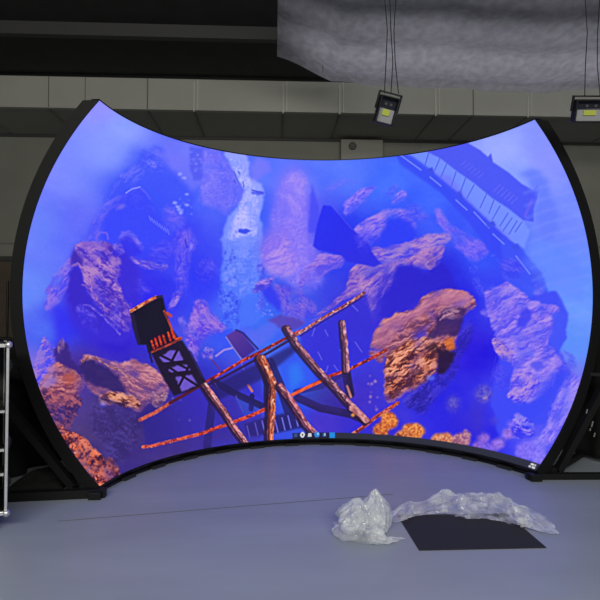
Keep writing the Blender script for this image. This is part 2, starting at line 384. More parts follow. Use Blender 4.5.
    rock([(264,242),(276,232),(290,240),(300,262),(290,276),(268,276),(262,262)], (128,104,240), (158,124,236), (188,150,232), 6, -30, 2, 2.5, 3, 23, .75, fade=.5)
    rock([(268,285),(285,284),(300,290),(314,304),(318,314),(300,324),(288,318),(276,302)], (76,62,230), (114,86,224), (142,106,220), 6, 55, 3, 2, 4, 24, .85)
    poly([(262,286),(272,284),(282,302),(280,312),(270,304),(262,296)], (46,52,240), 1.5, .85, 2); rock([(250,293),(256,284),(264,278),(276,279),(270,288),(254,295)], (70,60,220), (124,98,226), (160,128,230), 3, 0, 1.5, .5, 2, 25)
    rock([(258,262),(264,262),(262,290),(266,310),(256,312),(260,285)], (60,60,225), (84,84,240), (130,120,250), 3, 80, 1.5, .8, 2, 26, .7)
    specks([(255,300),(275,300),(275,316),(255,316)], 16, (150,150,255), (.4,1.1), 27)
    poly([(312,183),(318,205),(322,235),(308,232),(310,205)], (68,72,246), 1, .75, 1.5)
    # ---------- pink rocks behind the dark roof
    rock([(322,190),(335,182),(352,178),(360,180),(345,186),(330,194)], (92,104,250), (112,110,250), (136,118,248), 5, -25, 3, 2, 2, 30, .8)
    rock([(344,212),(345,201),(356,192),(364,187),(381,185),(371,191),(368,200),(356,208),(347,218)], (86,90,248), (128,112,248), (158,130,246), 4, -35, 2, 1, 2, 31)
    rock([(391,203),(396,193),(404,189),(409,192),(403,199),(395,206)], (86,96,250), (124,112,248), (150,130,250), 3, -40, 2, .8, 1.5, 32)
    rock([(352,230),(362,222),(374,214),(386,209),(398,208),(408,212),(416,222),(420,232),(410,228),(398,218),(388,222),(384,234),(376,240),(370,250),(362,240)], (92,84,244), (134,110,238), (164,130,232), 5, -25, 2.5, .9, 2.5, 33)
    poly([(388,220),(400,217),(412,224),(416,234),(414,246),(380,250),(378,240)], (46,62,246), 1.5, .9, 2)
    rock([(370,252),(374,246),(388,248),(402,244),(414,238),(430,234),(450,234),(453,240),(440,246),(428,256),(404,262),(386,266),(374,262)], (96,74,222), (150,114,214), (178,136,206), 4, -12, 3, .8, 2, 34)
    rock([(298,332),(318,314),(334,302),(346,290),(349,274),(356,264),(372,263),(386,264),(400,258),(418,254),(432,246),(446,244),(440,262),(430,272),(420,268),(404,265),(394,272),(392,286),(378,300),(370,316),(364,302),(358,293),(344,300),(322,316)],
         (92,66,206), (150,106,200), (186,136,196), 4.5, -32, 3.2, .8, 2.5, 35, con=1.5)
    rock([(362,296),(378,276),(392,272),(390,290),(376,304),(370,318)], (58,44,212), (98,74,214), (136,104,216), 4, -60, 3, 1, 2, 36, .85)
    poly([(396,268),(402,264),(418,268),(426,274),(440,262),(450,270),(458,290),(430,292),(416,302),(396,312),(376,318),(384,302),(394,290)], (42,32,205), 1.5, .92, 3, 5, 6)
    rock([(424,262),(430,254),(436,258),(434,268),(428,272)], (110,76,190), (150,110,190), (176,132,190), 3, -40, 2, .7, 1.5, 37)
    rock([(298,290),(300,276),(310,262),(320,254),(332,253),(339,257),(348,249),(344,260),(341,268),(326,274),(308,284)], (92,78,234), (136,102,226), (160,124,226), 4, -20, 2.6, 1, 2, 38)
    poly([(323,205),(331,206),(350,227),(368,242),(372,252),(381,264),(374,267),(360,264),(348,262),(342,256),(332,252),(318,250),(313,246),(317,225)], (38,46,240), .7, .96, col2=(44,42,226), vdir=((325,215),(360,262)))
    stroke([(333,207),(350,227),(367,242)], .8, (90,84,236), a=.6)
    # ---------- lilac band on the right, pagoda, terrace
    rock([(432,208),(442,208),(450,226),(468,232),(482,242),(492,252),(484,258),(474,264),(466,258),(456,246),(450,236),(440,226)], (88,82,246), (118,100,246), (142,116,240), 6, 45, 2.2, 1.4, 3, 40, .9)
    rock([(470,262),(476,262),(482,284),(484,300),(476,292),(470,276)], (52,64,248), (70,80,250), (120,116,250), 4, 60, 2, 1.5, 3, 41, .6)
    stroke([(492,256),(501,252),(504,266)], 2, (90,100,250), a=.5, soft=1)
    poly([(398,150),(430,148),(470,178),(505,206),(523,220),(530,232),(524,250),(505,238),(470,208),(430,172),(404,158)], (118,146,255), 1, .9)
    poly([(430,172),(450,176),(466,196),(480,212),(500,228),(512,240),(500,240),(470,214)], (112,112,252), 2, .6)
    poly([(394,150),(412,156),(426,166),(462,196),(492,224),(516,246),(542,274),(534,288),(508,268),(488,248),(468,222),(440,192),(400,164)], (56,78,246), .8, .93, col2=(56,68,246), vdir=((420,165),(535,280)))
    poly([(500,236),(520,246),(532,262),(541,273),(548,290),(556,292),(559,308),(540,308),(522,302),(505,284)], (62,84,248), 1, .85, 2)
    rock([(531,286),(541,277),(544,296),(556,296),(558,306),(540,306)], (78,88,246), (104,98,244), (124,112,244), 4, 50, 2, 1, 2, 42, .8)
    for p in ((403,157,421,170),(430,177,441,186),(456,200,467,210),(474,212,489,228),(493,234,504,244),(516,256,530,274)): stroke([p[:2], p[2:]], 1.3, (146,162,255), a=.6)
    stroke([(392,152),(402,156)], 1.5, (150,168,255), a=.6)
    for p in ((431,171,5,8),(460,195,4,9),(491,224,8,6),(516,247,6,7),(536,275,9,6)): poly([(p[0]-p[2]/2-1,p[1]-p[3]/2+2),(p[0]+p[2]/2-1,p[1]-p[3]/2),(p[0]+p[2]/2+1,p[1]+p[3]/2-1),(p[0]-p[2]/2+1,p[1]+p[3]/2+1)], (62,80,236), .5)
    poly([(396,151),(440,140),(466,142),(480,150),(488,157),(491,153),(493,162),(508,172),(522,184),(533,190),(538,184),(539,190),(537,200),(534,208),(534,222),(523,220),(508,208),(492,198),(474,183),(458,172),(440,158),(428,152)], (78,88,242), .6, .97, col2=(72,86,248), vdir=((430,150),(535,210)))
    for i in range(6): stroke([(461+i*3.5, 165+i*2.5), (466+i*3.5, 161+i*2.5)], 1.4, (112,110,248), a=.35, soft=.8)
    for i in range(6): stroke([(494+i*3.5, 191+i*2.5), (500+i*3.5, 185+i*2.5)], 1.4, (118,112,248), a=.4, soft=.8)
    stroke([(532,200),(525,216)], 3, (106,96,246), a=.7, soft=1.5)
    for p in ((429,152,425,165),(440,158,434,172),(447,163,441,177),(456,172,451,187),(466,177,460,193),(474,185,467,198),(487,193,480,208),(494,200,489,213),(500,206,492,220),(508,213,500,226),(512,218,503,231),(517,221,509,234),(522,222,515,232)): stroke([p[:2], p[2:]], 1.2, (84,98,240), a=.9)
    poly([(520,172),(530,168),(540,170),(547,180),(552,196),(558,212),(560,232),(552,240),(540,238),(535,215),(538,196),(528,182)], (100,124,252), 2.5, .85, 4)
    for i in range(16):
        y0 = 135+i*12.5; stroke([(520+i*1.2, y0+8), (548, y0), (588, y0-10)], 3.5, (134,154,255), a=.22, soft=3)
    poly([(520,262),(545,245),(565,248),(580,262),(586,280),(584,300),(560,300),(560,290),(548,285)], (98,130,255), 4, .5)
    # ---------- big lilac rock on the right
    poly([(555,290),(562,300),(568,314),(566,336),(560,350),(570,368),(574,385),(560,410),(548,420),(500,440),(490,400),(500,360),(520,300)], (62,74,246), 1.2, .9, 2)
    rock([(486,292),(496,286),(506,282),(518,289),(530,300),(545,305),(559,305),(556,318),(552,334),(546,344),(556,352),(562,362),(556,380),(544,392),(534,404),(520,400),(512,388),(514,368),(504,352),(494,332),(488,312)],
         (96,84,240), (142,116,238), (172,142,238), 6, -30, 2.6, .8, 3, 50, con=1.5, fade=.6)
    poly([(516,326),(521,312),(526,306),(532,312),(530,320),(524,328)], (62,64,240), .8, .9, 1.5); poly([(551,315),(560,310),(567,316),(565,338),(558,350),(549,340),(554,328)], (68,84,246), 1, .9, 2)
    poly([(530,364),(540,360),(546,368),(536,372)], (80,78,240), .8, .8, 2); poly([(540,392),(556,372),(566,366),(562,384),(546,404),(530,420),(520,410)], (58,70,246), 1.5, .75, 3)
    for i in range(7): stroke([(541+i*3, 366+i*-1), (528+i*4, 398-i*2)], 2, (124,108,246), a=.22, soft=1.2)
    rock([(484,306),(490,302),(492,314),(486,318),(480,312)], (70,70,245), (110,95,240), (150,125,240), 3, 0, 1.5, .7, 2, 51, .8)
    rock([(491,341),(497,336),(504,342),(512,352),(512,364),(502,360),(496,352)], (96,76,226), (150,116,214), (190,146,206), 3, 40, 1.6, .6, 2, 52)
    rock([(510,378),(520,370),(532,372),(540,384),(530,396),(518,406),(508,398)], (70,60,240), (140,112,232), (176,140,226), 2.4, -40, 2.5, .6, 3, 53, con=2.2)
    rock([(516,412),(524,416),(534,424),(534,438),(520,440),(508,436),(510,424)], (52,52,240), (110,94,238), (160,140,240), 2.2, 20, 1.2, .6, 3, 54, con=2.4)
    rock([(572,372),(584,378),(572,418),(552,450),(540,468),(520,458),(512,452),(530,442),(544,432),(550,412),(560,394)], (96,90,246), (130,114,244), (160,140,246), 5, -60, 1.6, 1.5, 4, 55, 1, fade=.15, bias=.05)
    for cx, cy, r, c in ((525,450,10,(118,100,236)),(508,434,6,(146,106,200)),(498,444,7,(150,112,206)),(511,424,4,(110,92,226)),(483,438,6,(158,112,196)),(478,446,6,(146,100,190)),(540,458,8,(124,110,240)),(488,450,9,(120,92,210))):
        blob(cx, cy, r, r*.85, c, 1.5, .85, speck=tuple(min(255, int(v*1.18)) for v in c), seed=cx, rough=2)
    blob(484, 394, 9, 9, (72,62,206), 2, .9, speck=(104,94,200), seed=5, rough=3); blob(485, 398, 3, 2.6, (186,160,200), .8, .8, speck=(120,100,190), seed=6); blob(477, 418, 8, 20, (64,50,200), 5, .7); blob(453, 404, 7, 8, (78,64,200), 2.5, .8, speck=(110,100,196), seed=8); blob(494, 421, 4, 5, (72,62,215), 2, .7); blob(462, 425, 16, 14, (48,36,206), 8, .5)
    for i in range(14): stroke([(496+i*1.3, 356+(i*7) % 20), (490+i*1.3, 384+(i*7) % 20)], 1, (78,66,238), a=.35, soft=.8)
    for P_, sd, an in (([(352,236),(366,226),(380,236),(376,250),(362,252)], 301, -30), ([(404,206),(416,204),(430,214),(424,224),(410,220)], 302, 20), ([(380,196),(392,186),(400,186),(392,198)], 303, -30),
                   ([(500,262),(516,258),(526,268),(516,282),(502,278)], 304, 30), ([(556,352),(572,350),(578,366),(566,376),(556,368)], 305, 40), ([(496,366),(508,368),(512,386),(500,392),(492,380)], 306, 60),
                   ([(150,246),(166,240),(176,250),(166,262),(152,258)], 307, 10), ([(196,262),(210,256),(218,270),(206,284),(196,278)], 308, 50), ([(126,280),(140,276),(150,290),(140,300),(126,296)], 309, 40)):
        rock(P_, (56,56,240), (88,78,244), (122,104,244), 4, an, 2.4, 2.5, 3, sd, .55)
    # ---------- the orange rock, centre right
    rock([(404,396),(420,386),(438,372),(446,352),(458,336),(470,318),(474,330),(464,352),(456,378),(436,400),(424,416),(412,410),(402,402)], (34,24,130), (50,38,170), (76,64,206), 4, -50, 2, 2, 3, 60, .8)
    rock([(370,352),(371,336),(383,320),(400,313),(416,308),(419,300),(430,293),(446,289),(464,290),(474,296),(477,304),(470,312),(460,318),(458,330),(455,346),(449,352),(441,356),(438,368),(430,380),(418,388),(404,393),(396,402),(388,404),(384,392),(384,372),(388,358),(378,353)],
         (112,58,96), (172,100,120), (206,136,140), 4, -28, 3, .6, 2, 61, con=1.5)
    rock([(372,336),(386,322),(402,315),(418,309),(424,299),(446,290),(464,291),(475,300),(462,308),(444,306),(430,312),(412,322),(396,334),(386,348),(374,350)], (148,86,140), (176,106,150), (200,130,160), 3.5, -24, 4, 1.5, 1.5, 62, .8, con=.9)
    rock([(386,358),(404,342),(424,336),(440,340),(450,340),(455,348),(446,352),(438,358),(436,372),(424,384),(404,392),(392,402),(385,392)], (70,26,44), (184,96,70), (236,160,130), 3.2, -35, 2.2, 1, 2, 63, .95, con=2.2)
    poly([(436,318),(444,309),(456,306),(468,310),(462,322),(458,334),(448,336),(432,338),(424,336),(434,328)], (52,28,98), 1, .85, 3, 4); rock([(440,318),(446,308),(460,308),(464,316),(452,320)], (90,50,110), (150,96,130), (190,140,160), 3, -20, 2, .8, 2, 64, .8)
    poly([(435,346),(446,350),(455,352),(452,364),(442,374),(436,372),(438,360)], (38,16,50), 1, .9, 2.5, 4); poly([(444,341),(454,336),(456,348),(448,352)], (216,110,44), 1.2, .8, 2)
    poly([(424,348),(434,342),(440,346),(430,352)], (50,20,40), .8, .8, 2)
    stroke([(400,362),(420,346),(434,330)], 1.4, (70,30,60), a=.7, wob=6); stroke([(394,352),(412,336),(430,322)], 1.2, (96,44,70), a=.6, wob=5); stroke([(440,320),(452,312)], 2, (220,170,180), a=.5, wob=4)
    blob(431, 378, 5, 2.5, (88,110,236), .8, .8, rough=2)
    rock([(366,352),(378,350),(386,356),(384,364),(374,360)], (120,60,90), (160,90,120), (190,120,150), 3, -20, 2, .7, 1.5, 65)
    # ---------- left rocks
    poly([(74,248),(82,244),(126,250),(140,270),(140,330),(122,345),(90,342),(70,322),(62,290)], (58,42,212), 3, .85)
    rock([(45,306),(46,292),(54,276),(64,264),(70,254),(74,262),(70,280),(62,298),(54,308),(48,314)], (78,76,244), (114,92,232), (144,116,232), 4, -55, 2.5, 1, 3, 70)
    rock([(74,246),(80,242),(100,241),(112,244),(118,250),(106,252),(118,258),(122,275),(116,280),(122,292),(132,310),(136,322),(126,334),(114,324),(104,314),(96,304),(88,292),(84,280),(80,262)],
         (74,46,190), (134,94,206), (176,128,200), 4, 42, 2.6, .8, 2.5, 71, con=1.7)
    rock([(76,246),(84,242),(104,242),(113,246),(104,250),(88,252)], (130,92,206), (156,112,208), (184,136,206), 3, 5, 3, 1, 1, 72)
    poly([(75,250),(80,256),(84,262),(80,266),(75,262),(70,268),(71,256)], (66,42,178), .8, .9, 1.5)
    poly([(70,272),(76,266),(82,274),(86,292),(94,306),(104,318),(100,330),(80,322),(68,300)], (56,38,198), 1.2, .9, 2)
    stroke([(73,266),(78,263),(84,271),(90,278),(92,288)], 2.2, (182,130,196), (130,86,190), wob=3, a=.9); stroke([(82,285),(90,289),(98,300),(108,312)], 1.8, (180,128,190), (120,80,200), wob=4, a=.8)
    stroke([(96,240),(97,236),(101,232),(107,233),(108,239)], 2, (112,96,238), a=.8, wob=2); rock([(116,242),(121,232),(131,230),(138,237),(145,250),(138,250),(130,242),(122,244)], (80,76,240), (112,98,240), (140,122,244), 3, 30, 2, 1, 2, 176, .9); poly([(119,240),(124,236),(131,236),(138,246),(142,254),(130,256),(122,248)], (52,46,232), 1.5, .7)
    rock([(112,242),(122,244),(126,252),(120,256),(114,250)], (70,60,225), (120,94,220), (150,120,225), 3, 20, 1.5, .7, 2, 73, .8)
    poly([(44,304),(56,310),(58,330),(52,350),(68,346),(66,330),(70,320),(60,306)], (52,48,240), 3, .6)
    stroke([(84,305),(90,306),(100,314),(110,323),(120,334)], 2.2, (130,104,216), (80,62,220), wob=3, a=.85); rock([(74,306),(86,306),(98,318),(98,334),(88,330),(78,318)], (58,46,218), (78,62,226), (112,92,232), 4, 60, 2, 1.5, 2, 74, .8)
    rock([(124,256),(132,256),(142,260),(152,262),(170,265),(166,272),(156,271),(146,268),(134,262)], (80,70,226), (132,104,226), (166,134,226), 3, 18, 2.5, .8, 1.8, 75)
    rock([(174,232),(192,228),(190,250),(188,270),(186,294),(178,300),(177,276),(172,255)], (66,64,246), (100,86,242), (130,106,240), 5, 88, 3, 3, 2.5, 76, .85)
    rock([(188,236),(194,232),(198,240),(192,256),(188,250)], (80,76,245), (120,104,244), (150,130,246), 3, 80, 2, 1, 2, 77, .8); stroke([(185,240),(187,247)], 1.6, (56,52,210), a=.8)
    rock([(176,292),(184,289),(180,300),(170,312),(166,308)], (72,60,232), (124,98,228), (160,130,230), 3, -50, 2, .8, 2, 78)
    rock([(190,318),(194,302),(199,296),(206,299),(212,311),(222,322),(230,328),(218,334),(204,338),(198,352),(196,366),(190,350),(184,334)], (86,64,232), (132,96,224), (160,120,224), 5, 40, 1.8, 1.2, 3, 79)
    rock([(176,316),(184,318),(190,328),(184,342),(182,330)], (70,60,232), (112,92,230), (146,124,236), 3, 60, 1.5, .8, 2, 80, .8); rock([(206,346),(214,350),(208,362),(202,356)], (76,60,220), (140,110,220), (196,170,220), 3, 60, 1.5, .8, 2, 81, .7)
    rock([(208,326),(228,328),(226,332),(212,332)], (120,86,220), (158,116,216), (180,140,216), 3, 0, 3, 1, 1.2, 82, .7)
    rock([(112,296),(120,304),(122,320),(116,336),(110,320)], (58,46,222), (96,76,220), (130,104,220), 3, 60, 1.5, 1, 2, 83, .6)
    # ---------- lower left: orange rocks
    rock([(42,334),(50,342),(58,348),(58,366),(46,380),(38,392),(32,368),(38,350)], (74,74,240), (128,96,214), (166,124,214), 2.4, -40, 1.6, .8, 3, 90, con=2)
    poly([(54,350),(62,340),(68,344),(72,360),(84,372),(80,384),(66,372),(56,366)], (56,34,120), 1.2, .85, 2)
    rock([(34,398),(42,382),(50,367),(58,360),(64,366),(74,370),(82,378),(84,388),(78,398),(62,402),(52,414),(42,410)], (112,52,92), (176,100,112), (212,134,130), 4, -10, 1.8, .7, 2, 91, con=1.5)
    poly([(62,375),(72,370),(78,380),(68,388)], (196,96,76), 2, .7, 2); rock([(59,340),(63,336),(64,346),(60,356),(57,352)], (110,70,130), (160,110,160), (190,140,180), 2, 80, 1.5, .5, 1, 92)
    rock([(38,386),(56,394),(72,392),(84,400),(80,412),(72,424),(66,434),(54,426),(46,412)], (52,30,92), (124,62,92), (178,96,104), 3.5, 40, 2, .8, 3, 93, .9, con=1.8)
    rock([(80,364),(84,354),(94,356),(104,360),(120,362),(132,360),(146,364),(156,369),(166,380),(170,392),(158,398),(146,404),(140,412),(126,404),(112,398),(100,396),(92,392),(84,382)],
         (120,70,120), (172,104,130), (204,138,150), 4, 22, 2.8, .8, 2, 94, con=1.5)
    poly([(79,366),(84,359),(94,362),(108,368),(120,378),(126,388),(124,394),(108,390),(96,386),(84,380)], (44,30,104), 1.2, .92, 2.5); stroke([(82,362),(90,356),(104,363),(118,370),(130,378)], 2, (200,140,140), (120,70,90), wob=3, a=.9)
    rock([(96,398),(108,392),(124,394),(138,398),(142,410),(130,408),(116,404),(104,406)], (60,26,44), (190,108,86), (228,160,130), 2.6, 20, 2.6, .7, 2, 95, con=2)
    rock([(152,404),(154,396),(166,390),(168,400),(158,408)], (100,60,110), (160,110,140), (206,160,160), 3, 40, 1.5, .7, 2, 96)
    rock([(98,400),(108,404),(104,410),(98,407)], (60,50,200), (96,84,226), (140,130,240), 2, 0, 1, .6, 1.5, 97, .8)
    rock([(92,402),(140,412),(140,440),(120,470),(110,462),(98,440),(86,420)], (50,36,100), (62,46,122), (80,64,150), 5, 50, 1.6, 2, 3, 98, .7)
    rock([(52,430),(58,424),(68,428),(80,436),(90,444),(98,452),(106,460),(118,470),(122,474),(106,492),(90,486),(70,462),(56,440)], (52,22,50), (176,72,58), (236,128,96), 3, 45, 1.3, .8, 2.5, 99, con=2.4)
    specks([(60,440),(76,452),(98,474),(90,478),(72,462)], 26, (214,180,196), (.4,1.2), 100, .8); specks([(58,430),(96,454),(110,478),(90,474),(64,442)], 60, (238,104,52), (.6,1.6), 101, .7); specks([(66,436),(96,454),(110,472),(90,470)], 40, (52,24,60), (.6,1.5), 102, .8)
    rock([(104,462),(112,456),(120,470),(114,476)], (80,40,70), (170,84,80), (210,120,110), 3, 70, 2, .8, 2, 103)
    # ---------- panels of the broken walkway
    poly([(142,421),(172,406),(203,387),(222,378),(210,428),(180,438),(146,446)], (46,36,140), 1.2, .8, col2=(58,44,190), vdir=((150,430),(220,400)))
    poly([(300,335),(330,318),(366,293),(371,312),(374,332),(368,356),(340,372),(318,386),(304,360)], (48,42,212), 1, .85)
    poly([(282,350),(296,340),(310,362),(322,384),(300,394),(284,398),(278,370)], (48,84,240), 3, .8); poly([(288,366),(300,362),(304,380),(290,392)], (44,122,244), 3, .8)
    poly([(236,366),(262,350),(262,360),(264,400),(240,392),(226,384)], (52,48,196), 1.5, .7)
    poly([(236,392),(262,404),(266,412),(244,416),(236,400)], (50,110,240), 1.5, .75)
    poly([(238,326),(256,330),(275,318),(280,330),(262,345),(254,345)], (98,104,240), 2, .6, 2)
    poly([(226,336),(236,330),(243,334),(256,350),(243,359),(238,354)], (88,50,148), .6, .95, col2=(60,36,140), vdir=((232,336),(250,354))); stroke([(226,337),(232,346),(242,360)], 1.2, (166,150,200), a=.6); stroke([(236,330),(243,333),(258,349)], 2, (50,36,130))
    poly([(268,320),(280,315),(296,318),(306,323),(296,329),(284,330)], (92,54,164), 1, .7, 1.5)
    stroke([(216,356),(224,350),(232,348)], 2, (168,140,220), a=.8); stroke([(210,358),(221,371)], 1.4, (90,50,120)); blob(211, 357, 2, 2, (190,150,210), .8, .8)
    # railing in the lower centre
    poly([(244,424),(266,417),(300,410),(303,428),(272,434),(248,437)], (36,30,104), .8, .9)
    for x0, y0 in ((247,426),(255,423),(262,421),(275,420),(282,418),(288,416),(295,414)): stroke([(x0, y0), (x0+3, y0+12)], 1.3, (110,110,226), a=.85)
    poly([(214,440),(245,437),(272,436),(300,428),(300,446),(214,448)], (60,56,196), 1, .6, col2=(56,80,236), vdir=((225,440),(295,440)))
    stroke([(212,404),(207,446)], 8, (38,30,104), a=.8, soft=1); stroke([(200,385),(212,404)], 5, (38,28,80), a=.7, soft=1)
    stroke([(214,382),(240,396),(266,408)], 7, (34,26,84), a=.92, soft=.8); stroke([(252,396),(251,409)], 5, (34,28,100)); stroke([(248,385),(252,391)], 2.4, (190,110,90))
    stroke([(298,398),(320,408),(350,414),(364,420)], 8, (38,26,84), a=.92, soft=.8); stroke([(346,372),(350,394)], 9, (36,24,78), soft=.8); stroke([(347,386),(351,397)], 2.2, (190,120,110))
    stroke([(296,392),(322,386),(345,372)], 6, (44,30,100), a=.7, soft=1.5)
    stroke([(262,362),(268,384),(268,404)], 9, (34,26,84), a=.9, soft=.8); stroke([(270,362),(280,385),(288,410)], 9, (36,30,100), a=.85, soft=1)
    for p in ((352,305,358,311),(340,350,350,362),(355,342,362,352),(325,330,328,336),(315,328,312,336),(318,352,322,360),(334,365,338,371),(328,366,326,372),(268,354,270,362),(240,360,244,370),(214,382,218,388),(236,396,243,412)):
        stroke([p[:2], p[2:]], 1.1, (120,110,236), a=.6)
    specks([(366,375),(376,375),(378,410),(370,408)], 12, (186,140,190), (.6,1.8), 110, .8)
    specks([(150,395),(190,395),(200,420),(150,425)], 8, (120,110,190), (.5,1.2), 111, .7)
    poly([(204,389),(262,361),(300,341),(300,348),(264,378),(236,392),(212,404)], (34,26,96), 1.5, .72)
    poly([(210,402),(236,396),(262,410),(250,418),(222,428)], (52,40,150), 2, .5)
    poly([(146,446),(200,434),(262,412),(262,440),(205,446),(150,458)], (54,38,140), 2, .45)
    poly([(286,400),(318,388),(346,374),(348,400),(340,414),(310,404)], (52,36,130), 2, .55)
    # red rails
    RA, RB, RH = (84,24,38), (166,46,40), (224,92,66)
    stroke([(140,420),(156,412),(170,403)], 3.6, (150,64,70), (206,104,84), 1, hi=RH, seed=120)
    stroke([(170,403),(186,394),(203,384)], 3.2, (70,26,50), RA, seed=121)
    stroke([(200,385),(222,373),(242,361),(264,350),(290,336),(300,331)], 3, RA, RB, 1, hi=RH, seed=122, sc=4); stroke([(202,388),(224,377),(246,365),(268,353),(290,340)], 2.5, (44,24,66), a=.85)
    stroke([(296,335),(312,325),(326,316),(344,306),(364,293)], 3, (110,44,60), (176,100,110), 1, hi=(210,160,160), seed=123, sc=3); stroke([(300,336),(322,322),(344,309),(364,296)], 1.6, (50,24,100), a=.7)
    stroke([(143,447),(152,446),(180,439),(200,434)], 3.2, (140,44,60), (228,96,72), hi=(244,140,110), seed=124, sc=3); stroke([(200,434),(228,424),(250,416),(268,408)], 3.6, (120,34,44), (220,78,56), hi=RH, seed=125, sc=3)
    stroke([(288,397),(310,386),(330,376),(350,369),(370,359),(386,350)], 3.1, RA, RB, 1, hi=RH, seed=126, sc=3.5); stroke([(288,397),(306,388),(322,381)], 3, (210,74,40), (236,104,60), seed=127)
    stroke([(350,436),(362,428),(376,417),(398,403)], 3.8, (110,40,54), (196,80,72), hi=(226,130,116), seed=128, sc=3)
    # timber beams
    def timber(pts, w, lo, hi_, top, seed, w1=None):
        P = [(x-w*.35, y+w*.2) for x, y in pts]; stroke(P, w+1.5, (40,22,52), a=.8, soft=.8, w1=(w1 or w)+1.5)
        stroke(pts, w, lo, tuple((a+b)//2 for a, b in zip(lo, hi_)), 1, .6, 9, seed, w1, None, 2)
        stroke([(x+w*.16, y-w*.1) for x, y in pts], w*.55, tuple((a*2+b)//3 for a, b in zip(lo, hi_)), tuple(min(255, int(c*1.18)) for c in hi_), 1, .6, 5, seed+1, (w1 or w)*.55, top, 3)
        stroke([(x-w*.25, y+w*.12) for x, y in pts], w*.22, (46,22,44), lo, .8, .5, 7, seed+2, None, None, 3)
    timber([(204,384),(214,398),(226,414),(236,430),(246,443)], 5.5, (96,40,58), (196,124,130), (240,190,190), 130)
    timber([(261,358),(268,372),(273,384),(272,404),(271,424),(270,443)], 8, (110,46,44), (206,108,76), (240,176,156), 131, 6.5)
    timber([(287,328),(296,343),(308,358),(322,374),(336,388),(348,402),(358,412),(367,421)], 6, (70,36,64), (160,102,122), (216,160,170), 132)
    timber([(343,322),(344,336),(346,352),(347,370)], 5, (90,50,84), (170,112,130), (214,160,180), 133, 6)
    timber([(280,386),(288,396),(296,408),(306,424),(318,437)], 6, (96,44,70), (186,112,126), (224,166,180), 134)
    stroke([(352,408),(360,414),(366,420)], 6, (160,90,100), (214,150,150), seed=135); blob(353, 415, 2, 1.6, (230,150,60), .6, .9)
    # ---------- the hut on its tower
    D = (30,20,44)
    poly([(148,346),(182,340),(196,362),(206,382),(192,390),(174,396),(161,374)], D, .7, .97)
    LC = (112,86,204)
    for c in ([(159,357),(171,350),(179,351),(184,361),(164,363)], [(167,369),(178,365),(187,365),(191,371),(172,373)], [(175,377),(192,375),(198,385),(182,392)]): poly(c, LC, .6, .95, rough=.8, rsc=3)
    for a_ in ([(158,354),(186,368)], [(178,349),(166,372)], [(167,366),(198,386)], [(190,364),(177,390)], [(161,364),(187,361)], [(168,374),(194,371)]): stroke(a_, 2.5, D, soft=.6)
    stroke([(190,352),(202,376)], 2.5, (46,32,92), a=.7); stroke([(153,358),(166,384)], .9, (96,60,100), a=.6)
    poly([(130,312),(157,298),(163,297),(166,311),(171,327),(180,340),(153,354),(148,352),(147,345),(138,345),(133,328)], (22,19,38), .6)
    poly([(130,312),(133,328),(138,345),(141,345),(137,328),(134,313)], (38,30,72), .6, .8); stroke([(147,345),(152,362)], 2, (34,24,56))
    stroke([(131,311),(143,304),(156,297)], 3.4, (140,58,50), (200,108,82), hi=(238,156,116), seed=140); stroke([(157,297),(162,296)], 2.2, (44,40,60))
    stroke([(164,311),(169,322),(175,337)], 2, (100,36,42), (170,66,54), seed=141); stroke([(167,313),(171,316)], 3, (170,70,60)); stroke([(176,339),(181,338)], 2.4, (190,74,48))
    for i, (x0, y0) in enumerate(((151.5,341),(155,338.5),(159,336.5),(163,335),(168,332.5),(171.5,330))): stroke([(x0, y0), (x0+2.5, y0+8)], 1.9, (170,30,26) if i % 3 else (120,24,28), (232,76,38), seed=150+i, sc=1.5)
    stroke([(152,352),(166,346),(181,339)], 2, (110,38,42), (170,62,52), seed=142)
    # ---------- corals at the bottom
    for cx, cy, rx, ry, c1, c2 in ((389,421,9,9,(196,88,40),(240,152,76)),(381,430,8,7,(170,72,40),(230,136,66)),(413,431,12,8,(196,92,44),(236,156,86)),(404,436,9,6,(180,84,50),(226,140,80)),(443,439,12,6,(190,100,76),(230,160,116)),(461,440,9,7,(150,90,120),(206,144,156)),(466,436,5,6,(140,86,130),(196,140,160))):
        blob(cx, cy, rx, ry, c1, .8, 1, speck=c2, seed=cx, sc=1.6, rough=2)
    stroke([(398,434),(402,438)], 2, (80,36,50), a=.7)
    IMG += .55*(IMG-np.stack([blur(IMG[..., k], 1.5) for k in range(3)], -1))
    IMG += (fbm(xx, yy, 1.6, 77, octs=2)-.5)[..., None]*5
    np.clip(IMG, 0, 255, out=IMG)
paint()

